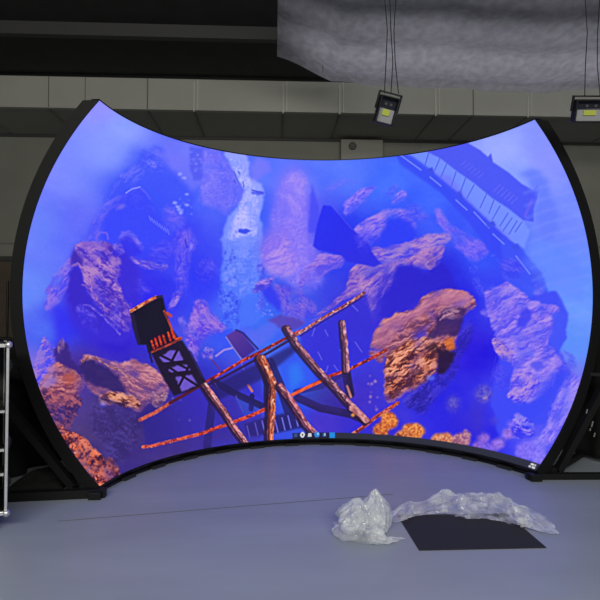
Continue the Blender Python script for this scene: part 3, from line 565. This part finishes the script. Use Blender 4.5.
def shade_display():
    """the display's own mesh with one colour per point"""
    NA, NZ = 860, 500
    az = np.linspace(-AL, AR, NA); zl = np.linspace(Z0, Z1, NZ)
    A, Z = np.meshgrid(az, zl)
    c = np.sqrt(1-(Z/RZ)**2)
    P = np.stack([c*np.sin(A), c*np.cos(A), Z], -1)
    px, py = proj(P)
    fx = np.clip((px-OX)*S, 0, CW-1.01); fy = np.clip((py-OY)*S, 0, CH-1.01)
    i = fy.astype(int); j = fx.astype(int); ty = (fy-i)[..., None]; tx = (fx-j)[..., None]
    col = (IMG[i, j]*(1-tx)+IMG[i, j+1]*tx)*(1-ty)+(IMG[i+1, j]*(1-tx)+IMG[i+1, j+1]*tx)*ty
    # the computer's task bar along the bottom edge
    v = (Z-Z0)/(Z1-Z0)
    bar_m = (v < 0.0175) & (px > 292.5)
    col[bar_m] = (44, 46, 58)
    def rect(x0, x1, v0, v1, c): col[(px > x0) & (px < x1) & (v > v0) & (v < v1)] = c
    rect(293, 335, 0, .0175, (26, 30, 62))
    rect(294, 297.5, .006, .016, (60, 80, 130)); rect(308, 311.5, .006, .016, (215, 215, 215)); rect(329.5, 335, .002, .0165, (30, 140, 225))
    d = np.hypot(px-302.5, (v-.011)/.0034); ring = (d < 2.3) & (d > .9); col[ring] = (225, 225, 230)
    d = np.hypot(px-317, (v-.011)/.0034); col[d < 2.6] = (50, 130, 215); d = np.hypot(px-318, (v-.013)/.0034); col[d < 1.1] = (140, 200, 235)
    rect(322.5, 326, .006, .014, (44, 84, 140)); rect(324, 325.5, .008, .016, (170, 190, 215))
    rect(531, 534, .010, .013, (225, 225, 230)); rect(534.5, 536, .009, .014, (200, 200, 210)); rect(529, 531, .004, .007, (215, 215, 220)); rect(531.6, 535, .004, .007, (225, 225, 230))
    s = col/255.0
    lin = np.where(s <= .04045, s/12.92, ((s+.055)/1.055)**2.4)
    me = bpy.data.meshes.new('display_panel')
    V = P*R; V = V.reshape(-1, 3); V[:, 2] += CZW
    idx = np.arange(NA*NZ).reshape(NZ, NA)
    F = np.stack([idx[:-1, :-1], idx[1:, :-1], idx[1:, 1:], idx[:-1, 1:]], -1).reshape(-1, 4)   # facing the centre
    me.vertices.add(len(V)); me.vertices.foreach_set('co', V.astype(np.float32).ravel())
    me.loops.add(F.size); me.loops.foreach_set('vertex_index', F.ravel().astype(np.int32))
    me.polygons.add(len(F)); me.polygons.foreach_set('loop_start', np.arange(0, F.size, 4, dtype=np.int32)); me.polygons.foreach_set('loop_total', np.full(len(F), 4, np.int32))
    me.update(); me.validate()
    at = me.color_attributes.new('picture', 'FLOAT_COLOR', 'POINT')
    at.data.foreach_set('color', np.concatenate([lin.reshape(-1, 3), np.ones((NA*NZ, 1))], 1).astype(np.float32).ravel())
    me.polygons.foreach_set('use_smooth', np.ones(len(F), bool))
    m = bpy.data.materials.new('display_picture'); m.use_nodes = True
    N = m.node_tree.nodes; L = m.node_tree.links; p = N['Principled BSDF']
    a = N.new('ShaderNodeAttribute'); a.attribute_name = 'picture'
    p.inputs['Base Color'].default_value = (0.006, 0.006, 0.007, 1); p.inputs['Roughness'].default_value = 0.6; p.inputs['Specular IOR Level'].default_value = 0.1
    L.new(a.outputs['Color'], p.inputs['Emission Color']); p.inputs['Emission Strength'].default_value = 1.0
    me.materials.append(m)
    o = bpy.data.objects.new('display_panel', me); COL.objects.link(o); o.parent = screen
    tag(o, 'lit display surface with rocks, timber beams, a pagoda and a task bar under blue water')
shade_display()

TH = 0.098
def surf(az, zl, off=0.0):
    """point of the ellipsoid pushed out by off along its normal, in the screen's own frame"""
    c = math.sqrt(1-(zl/RZ)**2)
    p = Vector((c*math.sin(az), c*math.cos(az), zl))*R
    nrm = Vector((c*math.sin(az), c*math.cos(az), zl/(RZ*RZ))).normalized()
    q = p+nrm*off
    q.z = min(q.z, Z1*R)
    return Vector((q.x, q.y, q.z+CZW))
def grid_face(bm, rows):
    vs = [[bm.verts.new(p) for p in r] for r in rows]
    for a, b in zip(vs, vs[1:]):
        for k in range(len(a)-1): bm.faces.new((a[k], a[k+1], b[k+1], b[k]))
def lin(a, b, n): return [a+(b-a)*i/(n-1) for i in range(n)]
# back shell with panel joints
bm = bmesh.new(); grid_face(bm, [[surf(a, z, TH) for a in lin(-AL, AR, 90)] for z in lin(Z0, Z1, 40)]); link_bm('back_shell', bm, M_BLACK, screen, True)
# rims: thin solid strips
def rim(name, path, m, eps=0.012, label=None):
    bm = bmesh.new(); rows = []
    for inner, outer, side in path:
        i = inner; o = outer; s = side*eps
        rows.append([i, o, o+s, i+s, i])
    grid_face(bm, rows)
    o = link_bm(name, bm, m, screen)
    return o
def side_dir(az, sgn): return Vector((math.cos(az), -math.sin(az), 0))*sgn
L_in = -AL; R_in = AR
rim('side_plate', [(surf(-AL, z, -0.004), surf(-AL, z, TH+.006), side_dir(-AL, -1)) for z in lin(Z0, Z1, 48)], M_PLATE)
rim('side_plate', [(surf(AR, z, -0.004), surf(AR, z, TH+.006), side_dir(AR, 1)) for z in lin(Z0, Z1, 48)], M_PLATE)
rim('top_rim', [(surf(a, Z1, -.002), surf(a, Z1, TH), Vector((0, 0, 1))) for a in lin(-AL, AR, 100)], M_BLACK)
rim('bottom_rim', [(surf(a, Z0, -.004), surf(a, Z0, TH), Vector((0, 0, -1))) for a in lin(-AL, AR, 100)], M_BLACK)
# plinth under the bottom rim: a curved box on the floor
def arc_box(name, r0, r1, z0, z1, a0, a1, m, n=80):
    bm = bmesh.new(); rows = []
    for a in lin(a0, a1, n):
        d = Vector((math.sin(a), math.cos(a), 0))
        rows.append([d*r0+Vector((0, 0, z0)), d*r0+Vector((0, 0, z1)), d*r1+Vector((0, 0, z1)), d*r1+Vector((0, 0, z0)), d*r0+Vector((0, 0, z0))])
    grid_face(bm, rows)
    bmesh.ops.remove_doubles(bm, verts=bm.verts, dist=1e-5)
    for e in (rows[0], rows[-1]):
        vs = []
        for p in e[:4]:
            vs.append(min(bm.verts, key=lambda v: (v.co-p).length))
        bm.faces.new(vs)
    return link_bm(name, bm, m, screen)
rb = math.sqrt(1-(Z0/RZ)**2)*R
zb = CZW+Z0*R
arc_box('plinth', rb+0.03, rb+TH+.05, 0.0, zb-0.055, -AL, AR, M_BLACK)
# cabinet feet in front of the plinth gap
for a in lin(-AL+.25, AR-.2, 12):
    bm = bmesh.new(); d = Vector((math.sin(a), math.cos(a), 0)); c = d*(rb+0.015)
    bx(bm, (0, 0, .012), (.16, .05, .024), Matrix.Translation(c) @ Matrix.Rotation(-a, 4, 'Z')); link_bm('foot', bm, M_RUBBER, screen)
# black masking skirt hung behind the lower half, with folds
def skirt(a0, a1, r, z0, z1, seed, name='skirt'):
    rnd = random.Random(seed); bm = bmesh.new(); n = 140; ph = [rnd.uniform(0, 6.28) for _ in range(4)]; rows = []
    for i, a in enumerate(lin(a0, a1, n)):
        w = .03*math.sin(a*38+ph[0])+.02*math.sin(a*61+ph[1])
        row = []
        for k, z in enumerate(lin(z1, z0, 16)):
            f = .3+.9*k/15
            rr = r+w*f+.015*math.sin(z*5+a*20+ph[2]); row.append(Vector((math.sin(a)*rr, math.cos(a)*rr, z)))
        rows.append(row)
    grid_face(bm, rows)
    o = link_bm(name, bm, M_CLOTH, screen, True)
    md = o.modifiers.new('thick', 'SOLIDIFY'); md.thickness = .006
skirt(-AL+.02, 0.65, 3.06, .01, 1.22, 4)
skirt(.65, AR-.03, 3.06, .04, 1.55, 7)

# support feet and struts at both ends
W2L = Matrix.Rotation(phi, 4, 'Z') @ Matrix.Translation((-CXW, -CYW, 0))
def wl(x, y, z): return W2L @ Vector((x, y, z))
bm = bmesh.new(); bar(bm, wl(-1.40, 4.72, .036), wl(-2.72, 4.60, .036), .07); link_bm('base_beam', bm, M_PLATE, screen)
bm = bmesh.new(); bar(bm, wl(-1.70, 4.80, .07), wl(-2.60, 4.86, 1.14), .075, .06); link_bm('strut', bm, M_PLATE, screen)
bm = bmesh.new(); bar(bm, wl(-2.18, 4.92, 1.06), wl(-2.62, 4.88, 1.06), .04); link_bm('cross_brace', bm, M_PLATE, screen)
bm = bmesh.new(); bar(bm, wl(2.34, 5.03, .029), wl(3.75, 4.98, .029), .055); link_bm('base_beam', bm, M_PLATE, screen)
bm = bmesh.new(); bar(bm, wl(2.66, 5.06, .07), wl(3.42, 5.12, 1.32), .075, .06); link_bm('strut', bm, M_PLATE, screen)
bm = bmesh.new(); bar(bm, wl(2.62, 5.06, .07), wl(3.55, 6.0, .05), .05); link_bm('base_beam', bm, M_PLATE, screen)
bm = bmesh.new(); bar(bm, wl(3.02, 5.22, .95), wl(3.20, 5.10, .95), .03); link_bm('cross_brace', bm, M_PLATE, screen)
# foot blocks where the side plates meet the floor
for p in ((-1.47, 4.68), (2.40, 4.99)):
    bm = bmesh.new(); bx(bm, (0, 0, (zb-.02)/2), (.10, .10, zb-.02), W2L @ Matrix.Translation((p[0], p[1], 0)), bev=.006); link_bm('corner_block', bm, M_PLATE, screen)
# cable tags hanging on the right strut
for dx, z, h in ((2.93, .62, .05), (2.98, .50, .07), (3.00, .40, .05), (2.96, .45, .03)):
    bm = bmesh.new(); bx(bm, (0, 0, 0), (.010, .006, h*.8), W2L @ Matrix.Translation((dx, 5.04, z)) @ Matrix.Rotation(.3, 4, 'Y'))
    tag(link_bm('cable_tag', bm, M_GREYBOX, screen), 'small pale paper tag')

#@@OBJECTS
# ------------------------------------------------------------------ black cloth heaped behind the left foot
def cloth_heap(name, x0, x1, y0, y1, h, seed, m, nx=70, ny=50, scale=3.0, thick=.006):
    rnd = random.Random(seed); bm = bmesh.new(); rows = []
    cx, cy = (x0+x1)/2, (y0+y1)/2
    for j in range(ny):
        row = []
        for i in range(nx):
            u = i/(nx-1); v = j/(ny-1)
            ex = math.sin(math.pi*u)**.6*math.sin(math.pi*v)**.6
            X = x0+(x1-x0)*u; Y = y0+(y1-y0)*v
            nX = float(fbm(np.array([[X*100]]), np.array([[Y*100]]), 100/scale, seed, 25, 2.5, 4, True)[0, 0])
            jx = (float(vnoise(np.array([X*4+50]), np.array([Y*4+50]), seed+50)[0])-.5)*.16
            row.append(Vector((X+jx-cx, Y+jx*.7-cy, .012+ex*h*(max(0, nX-.25)*1.6))))
        rows.append(row)
    grid_face(bm, rows)
    o = link_bm(name, bm, m, None, True, (cx, cy, 0))
    md = o.modifiers.new('thick', 'SOLIDIFY'); md.thickness = thick; md.offset = 1
    return o
o = cloth_heap('black_cloth', -2.27, -1.80, 4.90, 5.32, .22, 61, M_CLOTH); tag(o, 'black cloth heaped on the floor behind the left foot of the curved screen', 'cloth')

# black partition curtain at the far left
def curtain(name, x0, x1, y, z0, z1, seed, m):
    bm = bmesh.new(); rows = []
    for i in range(90):
        u = i/89; X = x0+(x1-x0)*u; w = .05*math.sin(X*22+seed)+.03*math.sin(X*41+seed*2)
        rows.append([Vector((X-(x0+x1)/2, w*(.5+.5*k/9), z1+(z0-z1)*k/9)) for k in range(10)])
    grid_face(bm, rows); o = link_bm(name, bm, m, None, True, ((x0+x1)/2, y, 0)); md = o.modifiers.new('thick', 'SOLIDIFY'); md.thickness = .008
    return o
def drape_stand(label, x0, x1, y, h, seed):
    t = empty('drape_stand', ((x0+x1)/2, y, 0)); tag(t, label, 'curtain', 'black drapes beside the screen')
    c = curtain('drape', x0, x1, 0, .03, h, seed, M_CLOTH); c.parent = t; c.location = (0, 0, 0)
    w = (x1-x0)/2
    bm = bmesh.new(); cyl(bm, (-w, .0, h), (w, 0, h), .02); link_bm('rail', bm, M_BLACK, t)
    for s in (-1, 1):
        bm = bmesh.new(); cyl(bm, (s*w, 0, 0.01), (s*w, 0, h+.02), .02); link_bm('post', bm, M_BLACK, t)
        bm = bmesh.new(); bx(bm, (s*w, 0, .006), (.3, .3, .012)); link_bm('base_plate', bm, M_BLACK, t)
drape_stand('low black drape on a rail standing left of the screen, behind the open road case', -4.1, -2.75, 5.95, 1.27, 3)
drape_stand('black drape on a rail standing behind the right edge of the screen', 3.85, 5.4, 6.15, 1.62, 9)

# thin black pole beside the brown door
t = empty('tripod_pole', (at_y(7.5, 300, 6.6).x, 6.6, 0)); tag(t, 'thin black tripod pole standing upright between the brown door and the screen edge', 'pole')
bm = bmesh.new(); cyl(bm, (0, 0, .25), (0, 0, 1.92), .014); link_bm('pole', bm, M_BLACK, t)
bm = bmesh.new(); cyl(bm, (0, 0, .95), (0, 0, 1.03), .028); bx(bm, (.04, 0, .99), (.04, .015, .03)); link_bm('clamp', bm, M_BLACK, t)
for k in range(3):
    a = k*2.094+.5; bm = bmesh.new(); cyl(bm, (0, 0, .55), (math.cos(a)*.36, math.sin(a)*.36, .012), .011); link_bm('leg', bm, M_BLACK, t)

# ------------------------------------------------------------------ open road case (flight case) at the left picture edge
RCX, RCY = -2.30, 4.12
t = empty('road_case', (RCX, RCY, 0), math.radians(27)); tag(t, 'black open-fronted road case with aluminium edges and castors at the far left', 'flight case')
W_, D_, H0, H1 = .66, .62, .13, 1.31
bm = bmesh.new()
for s in (-1, 1): bx(bm, (s*(W_/2-.006), 0, (H0+H1)/2), (.012, D_, H1-H0))
bx(bm, (0, D_/2-.006, (H0+H1)/2), (W_-.03, .012, H1-H0-.03)); bx(bm, (0, 0, H1-.006), (W_-.026, D_-.02, .012)); bx(bm, (0, 0, H0+.006), (W_-.026, D_-.02, .012))
link_bm('body', bm, M_CASE, t)
for s in (-1, 1):
    for y_ in (-1, 1):
        bm = bmesh.new(); bx(bm, (s*(W_/2-.01), y_*(D_/2-.008), (H0+H1)/2), (.02, .02, H1-H0+.01), bev=.003); link_bm('edge_profile', bm, M_ALU, t)
for z in (H0+.005, H1-.005):
    bm = bmesh.new(); bx(bm, (0, -D_/2+.002, z), (W_-.05, .03, .026), bev=.003); link_bm('edge_profile', bm, M_ALU, t)
for z in (.84, .57, .40):
    bm = bmesh.new(); bx(bm, (0, 0, z), (W_-.05, D_-.06, .014)); s_ = link_bm('shelf', bm, M_CASE, t)
    bm = bmesh.new(); bx(bm, (0, -D_/2+.02, z), (W_-.05, .02, .018)); link_bm('shelf_edge', bm, M_ALU, s_)
for s in (-1, 1):
    for z in (H0, H1):
        bm = bmesh.new(); bmesh.ops.create_icosphere(bm, subdivisions=2, radius=.026, matrix=Matrix.Translation((s*(W_/2-.006), -D_/2+.004, z))); link_bm('ball_corner', bm, M_ALU, t, True)
for z in (1.16, .62, .34):
    bm = bmesh.new(); bx(bm, (W_/2+.006, -D_/2+.05, z), (.014, .07, .08), bev=.004); bx(bm, (W_/2+.016, -D_/2+.05, z), (.012, .03, .04), bev=.003); link_bm('butterfly_latch', bm, M_BLACK, t)
for s in (-1, 1):
    for y_ in (-1, 1):
        cxx, cyy = s*(W_/2-.09), y_*(D_/2-.09)
        bm = bmesh.new(); bx(bm, (cxx, cyy, H0-.008), (.09, .09, .012)); bx(bm, (cxx-.022, cyy, .085), (.006, .05, .08)); bx(bm, (cxx+.022, cyy, .085), (.006, .05, .08)); c = link_bm('castor', bm, M_ALU, t)
        bm = bmesh.new(); cyl(bm, (cxx-.017, cyy, .05), (cxx+.017, cyy, .05), .05, 20); link_bm('wheel', bm, M_BLUE, c)
Mrc = Matrix.Translation((RCX, RCY, 0)) @ Matrix.Rotation(math.radians(27), 4, 'Z')
def rack_device(z, h, w, label, fm, x=0.0):
    o = empty('rack_device', Mrc @ Vector((x, -.02, z)), math.radians(27)); tag(o, label, 'equipment', 'units in the open road case')
    bm = bmesh.new(); bx(bm, (0, 0, h/2), (w, .46, h-.004), bev=.004); link_bm('housing', bm, M_CASE if fm is not M_GREYBOX else M_GREYBOX, o)
    bm = bmesh.new(); bx(bm, (0, -.236, h/2), (w, .01, h-.006), bev=.002); f = link_bm('front_plate', bm, fm, o)
    for sx in (-1, 1):
        bm = bmesh.new(); cyl(bm, (sx*(w/2-.03), -.24, h/2), (sx*(w/2-.03), -.262, h/2), .012)
        link_bm('knob', bm, M_BLACK, o)
rack_device(.848, .12, .50, 'black rack unit on the upper shelf of the open road case', M_BLACK)
rack_device(.578, .14, .52, 'dark equipment with a pale frame on the second shelf of the road case', M_ALU)
rack_device(.408, .13, .54, 'grey boxed unit on the third shelf of the road case', M_GREYBOX)
rack_device(.143, .20, .54, 'dark grey boxed unit on the floor of the road case', M_GREYBOX)

# ------------------------------------------------------------------ pale box on the back wall
p0 = at_y(340, 140, WY); p1 = at_y(381.5, 140, WY)
wb = p1.x-p0.x
t = empty('wall_cabinet', ((p0.x+p1.x)/2, WY, 4.15)); tag(t, 'pale beige box cabinet on the back wall just above the middle of the screen', 'cabinet')
bm = bmesh.new(); bx(bm, (0, -.12, .60), (wb, .24, 1.16), bev=.01); link_bm('housing', bm, M_PANEL, t)
bm = bmesh.new(); cyl(bm, (-wb/2+.25, -.24, 1.03), (-wb/2+.25, -.262, 1.03), .085, 28); v = link_bm('round_vent', bm, M_STEEL_D, t)
bm = bmesh.new()
for dz in (-.035, 0, .035): bx(bm, (-wb/2+.25, -.266, 1.03+dz), (.11, .01, .014))
link_bm('vent_slat', bm, M_DARKSEAM, v)

# ------------------------------------------------------------------ floodlights hung under the ceiling
def floodlight(name, pos, w, h, tilt, roll, yaw, label, cables):
    t = empty('floodlight', pos, 0); tag(t, label, 'floodlight', 'floodlights hung under the ceiling')
    Mt = Matrix.Rotation(yaw, 4, 'Z') @ Matrix.Rotation(roll, 4, 'Y') @ Matrix.Rotation(tilt, 4, 'X')
    def P(nm, f, m, par=t, sm=False):
        bm = bmesh.new(); f(bm)
        for v in bm.verts: v.co = Mt @ v.co
        return link_bm(nm, bm, m, par, sm)
    # front face looks along -y, hangs from its top
    def housing(bm):
        bx(bm, (0, .05, 0), (w, .05, h), bev=.008)
        b = .014
        bx(bm, (-w/2+b/2, 0, 0), (b, .06, h), bev=.006); bx(bm, (w/2-b/2, 0, 0), (b, .06, h), bev=.006)
        bx(bm, (0, 0, h/2-b/2), (w-.03, .06, b), bev=.006); bx(bm, (0, 0, -h/2+b/2), (w-.03, .06, b), bev=.006)
    P('housing', housing, M_BLACK)
    P('cooling_fin', lambda bm: [bx(bm, (-w/2+.04+i*(w-.08)/7, .10, 0), (.006, .06, h*.7)) for i in range(8)], M_BLACK)
    P('reflector', lambda bm: bx(bm, (0, .02, h*.24), (w-.03, .012, h*.38)), M_NAVY)
    P('reflector', lambda bm: bx(bm, (0, .02, -h*.17), (w-.034, .012, h*.54)), M_LAMPGLASS)
    P('led_chip', lambda bm: bx(bm, (-w*.02, .010, -h*.08), (w*.38, .012, h*.22), bev=.002), M_COB)
    for sx in (-1, 1): P('screw', lambda bm: cyl(bm, (sx*w*.13, .016, h*.22), (sx*w*.13, .006, h*.22), .012), M_STEEL_D)
    def bracket(bm):
        z1 = h/2+.025
        bar(bm, (-w/2-.012, .04, .0), (-w/2-.012, .03, z1), .012, .03); bar(bm, (w/2+.012, .04, 0), (w/2+.012, .03, z1), .012, .03); bar(bm, (-w/2-.018, .03, z1), (w/2+.018, .03, z1), .03, .012)
    P('bracket', bracket, M_BLACK)
    top = Mt @ Vector((0, .03, h/2+.025))
    for dx, ddx, L in cables:
        a = top+Vector((dx, 0, 0)); b = Vector((dx+ddx, 0, CEZ-pos[2]-.01))
        pts = [a.lerp(b, k/10)+Vector((.015*math.sin(k*1.7+dx*40), 0, 0)) for k in range(11)]
        bm = bmesh.new(); tube_path(bm, pts, .004); link_bm('hanging_wire', bm, M_BLACK, t)
pf = at_y(388, 108.5, 4.5)
floodlight('a', pf, .165, .225, math.radians(21), math.radians(11), math.radians(6), 'black square floodlight hanging tilted on wires above the middle of the screen', ((-.04, .02, 0), (.05, -.02, 0), (.0, .06, 0)))
pf = at_y(594, 109, 4.45)
floodlight('b', pf, .27, .185, math.radians(20), math.radians(2), math.radians(-8), 'black floodlight hanging at the right picture edge over the screen corner', ((-.05, .02, 0), (.06, .02, 0)))

# ------------------------------------------------------------------ plastic film
def film_mat(name, opa, tint=(.82, .85, .92), rough=.22, bump=.25, bsc=14, trl=0.0):
    m = bpy.data.materials.new(name); m.use_nodes = True; nt = m.node_tree; N = nt.nodes; L = nt.links
    p = N['Principled BSDF']; p.inputs['Base Color'].default_value = (*tint, 1); p.inputs['Roughness'].default_value = rough
    p.inputs['Specular IOR Level'].default_value = .8
    tr = N.new('ShaderNodeBsdfTransparent'); mx = N.new('ShaderNodeMixShader'); out = N['Material Output']
    tc = N.new('ShaderNodeTexCoord'); nz = N.new('ShaderNodeTexNoise'); nz.inputs['Scale'].default_value = 9; nz.inputs['Detail'].default_value = 6
    L.new(tc.outputs['Object'], nz.inputs['Vector']); r = N.new('ShaderNodeMapRange')
    r.inputs['From Min'].default_value = .35; r.inputs['From Max'].default_value = .68; r.inputs['To Min'].default_value = max(0, opa-.25); r.inputs['To Max'].default_value = min(1, opa+.25)
    L.new(nz.outputs['Fac'], r.inputs[0]); L.new(r.outputs[0], mx.inputs[0]); L.new(tr.outputs[0], mx.inputs[1]); L.new(p.outputs[0], mx.inputs[2]); L.new(mx.outputs[0], out.inputs['Surface'])
    b = N.new('ShaderNodeBump'); b.inputs['Strength'].default_value = bump; b.inputs['Distance'].default_value = .02
    n2 = N.new('ShaderNodeTexNoise'); n2.inputs['Scale'].default_value = bsc; n2.inputs['Detail'].default_value = 2; n2.inputs['Distortion'].default_value = 1.5; L.new(tc.outputs['Object'], n2.inputs['Vector'])
    L.new(n2.outputs['Fac'], b.inputs['Height']); L.new(b.outputs[0], p.inputs['Normal'])
    tl = N.new('ShaderNodeBsdfTranslucent'); tl.inputs[0].default_value = (*tint, 1); m2 = N.new('ShaderNodeMixShader'); m2.inputs[0].default_value = trl
    L.new(p.outputs[0], m2.inputs[1]); L.new(tl.outputs[0], m2.inputs[2]); L.new(m2.outputs[0], mx.inputs[2])
    return m
M_FILM = film_mat('clear_plastic_film', .34, (.88, .91, .96), .12, .3, 10)
M_BAG = film_mat('milky_plastic_bag', .74, (.84, .88, .90), .2, .15, 9, .25)
M_SHEET = film_mat('ceiling_plastic_sheet', .97, (.60, .59, .68), .45, .2, 6, .55)

# sheet hung under the ceiling on the right
bm = bmesh.new(); rows = []
for j in range(40):
    v = j/39; row = []
    for i in range(110):
        u = i/109
        X = 0.05+u*8.6; Y = 8.6-3.6*v
        z = 5.17+.05*math.sin(u*9+1)*(1-v)+.02*math.sin(u*23+v*5)+.35*v+.012*math.sin(u*60+v*11)
        z += max(0, .10-u)*4.0*(1-v*.3)
        row.append(Vector((X-4.35, Y-6.8, z-4.9+.03*math.sin(v*30))))
    rows.append(row)
grid_face(bm, rows)
sh = link_bm('sheeting', bm, M_SHEET, None, True)
t = empty('plastic_sheet', (4.35, 6.8, 4.9)); tag(t, 'pale wrinkled plastic sheet slung below the ceiling on the right', 'plastic sheet'); sh.parent = t
for k in range(4):
    for yv in (-1.5, 1.5):
        bm = bmesh.new(); X = -3.6+k*2.4; cyl(bm, (X, yv, .33 if yv > 0 else .62), (X, yv, CEZ-4.9-.01), .005, 6); link_bm('tie_wire', bm, M_BLACK, t)

def crumple(bm, path, seed, width, height, ring=26, along=90, sharp=1.0):
    """crumpled hollow roll of film following a path on the floor"""
    rs = np.random.RandomState(seed); rows = []
    P = [Vector(p) for p in path]
    def ev(t):
        t = t*(len(P)-1); i = min(int(t), len(P)-2); return P[i].lerp(P[i+1], t-i), (P[i+1]-P[i]).normalized()
    for i in range(along):
        t = i/(along-1); c, d = ev(t); nrm = Vector((-d.y, d.x, 0)); env = (math.sin(math.pi*min(1, max(0, t)))**.45+.04)
        row = []
        for k in range(ring+1):
            a = 2*math.pi*(k % ring)/ring
            q = float(fbm(np.array([[t*14*sharp+20]]), np.array([[math.sin(a)*3+math.cos(a)*1.6+20]]), 1.0, seed, 25, 2.2, 4, True)[0, 0])
            q2 = float(fbm(np.array([[t*20+40]]), np.array([[math.cos(a)*2+math.sin(2*a)+50]]), 1.0, seed+8, 0, 1.2, 3)[0, 0])
            w = width*(.6+.9*vnoise(np.array([t*6.]), np.array([3.]), seed+2)[0]); h = height*(.35+1.0*vnoise(np.array([t*8.]), np.array([8.]), seed+3)[0])
            rr = (.35+1.0*q)*env
            row.append(c+nrm*math.cos(a)*w*rr+d*(q2-.5)*.10+Vector((0, 0, .01+max(0, h*(.30+math.sin(a)*.75*rr)*env))))
        rows.append(row)
    grid_face(bm, rows)
def fpt(px, py):   # floor point seen at a picture point
    x, z = ray(px, py); Y = CAM_H/-z; return Vector((x*Y, Y, 0))

# bundled bag: lobes of gathered film
a0 = fpt(366, 527); t = empty('plastic_bag', a0); tag(t, 'milky crumpled plastic bag bunched upright on the floor in front of the screen', 'plastic bag')
def bag_lobe(c, rx, ry, rz, seed, twist=0):
    bm = bmesh.new(); bmesh.ops.create_icosphere(bm, subdivisions=5, radius=1)
    for v in bm.verts:
        p = v.co; ang = math.atan2(p.y, p.x)
        cr = abs(math.sin(ang*3.5+seed+2.2*p.z))**.7*.10+abs(math.sin(ang*8+1.3*seed-3*p.z))*.05
        q = float(fbm(np.array([[p.x*2.2+60+p.z]]), np.array([[p.z*2.2+p.y*2+60]]), 1, seed, 35, 1.7, 4, True)[0, 0])
        r = .72+.28*q-cr*.8
        g = max(.12, 1-.55*max(0, p.z)**1.5)
        v.co = Vector((p.x*rx*r*g*1.15, p.y*ry*r*g*1.15, p.z*rz*(.55+.6*r)))
        v.co += Vector(c); v.co.z = max(.004+.01*q, v.co.z)
    return bm
b1 = link_bm('film_lobe', bag_lobe((-.07, 0, .09), .15, .17, .125, 201), M_BAG, t)
b2 = link_bm('film_lobe', bag_lobe((.065, .02, .10), .125, .15, .165, 215), M_BAG, t)
bm = bmesh.new(); crumple(bm, [(-.20, .1, 0), (-.17, -.15, 0), (.05, -.24, 0), (.2, -.2, 0)], 220, .06, .06, 20, 50); link_bm('loose_edge', bm, M_FILM, t)

# long torn film on the floor
pts = [fpt(388, 522), fpt(410, 513), fpt(440, 508), fpt(470, 512), fpt(500, 517), fpt(525, 521), fpt(552, 532)]
o0 = pts[0].copy(); bm = bmesh.new(); crumple(bm, [p-o0 for p in pts], 240, .105, .12, 30, 150)
o = link_bm('plastic_film', bm, M_FILM, None, False, o0); tag(o, 'long twisted strip of clear plastic film on the floor, right of the milky bag', 'plastic film')

# dark mat at the bottom edge beneath the film
c0 = Vector((1.36, 3.86, 0)); bm = bmesh.new(); bx(bm, (0, 0, .003), (.84, .62, .006))
o = link_bm('floor_mat', bm, M_RUBBER, None, False, c0); tag(o, 'dark flat rubber mat on the floor in front of the clear plastic film', 'mat')

# joints in the floor
def joint(name, a, b, w=.012):
    a = fpt(*a); b = fpt(*b); d = (b-a); a = a-d*.25; b = b+d*.9
    bm = bmesh.new(); bar(bm, a+Vector((0, 0, .0008)), b+Vector((0, 0, .0008)), .0016, w, 0)
    # lay the strip flat
    for v in bm.verts: v.co.z = min(max(v.co.z, .0002), .0016)
    return tag(link_bm(name, bm, M_DARKSEAM), kind='structure')
bm = bmesh.new(); a = fpt(60, 519); b = fpt(392, 492.5); d = (b-a).normalized(); nn = Vector((-d.y, d.x, 0))*.006
vs = [bm.verts.new(p+Vector((0, 0, .001))) for p in (a-nn, b-nn, b+nn, a+nn)]; bm.faces.new(vs); r_ = bmesh.ops.extrude_face_region(bm, geom=list(bm.faces))
for v in r_['geom']:
    if isinstance(v, bmesh.types.BMVert): v.co.z = .0016
tag(link_bm('trim_60', bm, M_DARKSEAM), kind='structure')
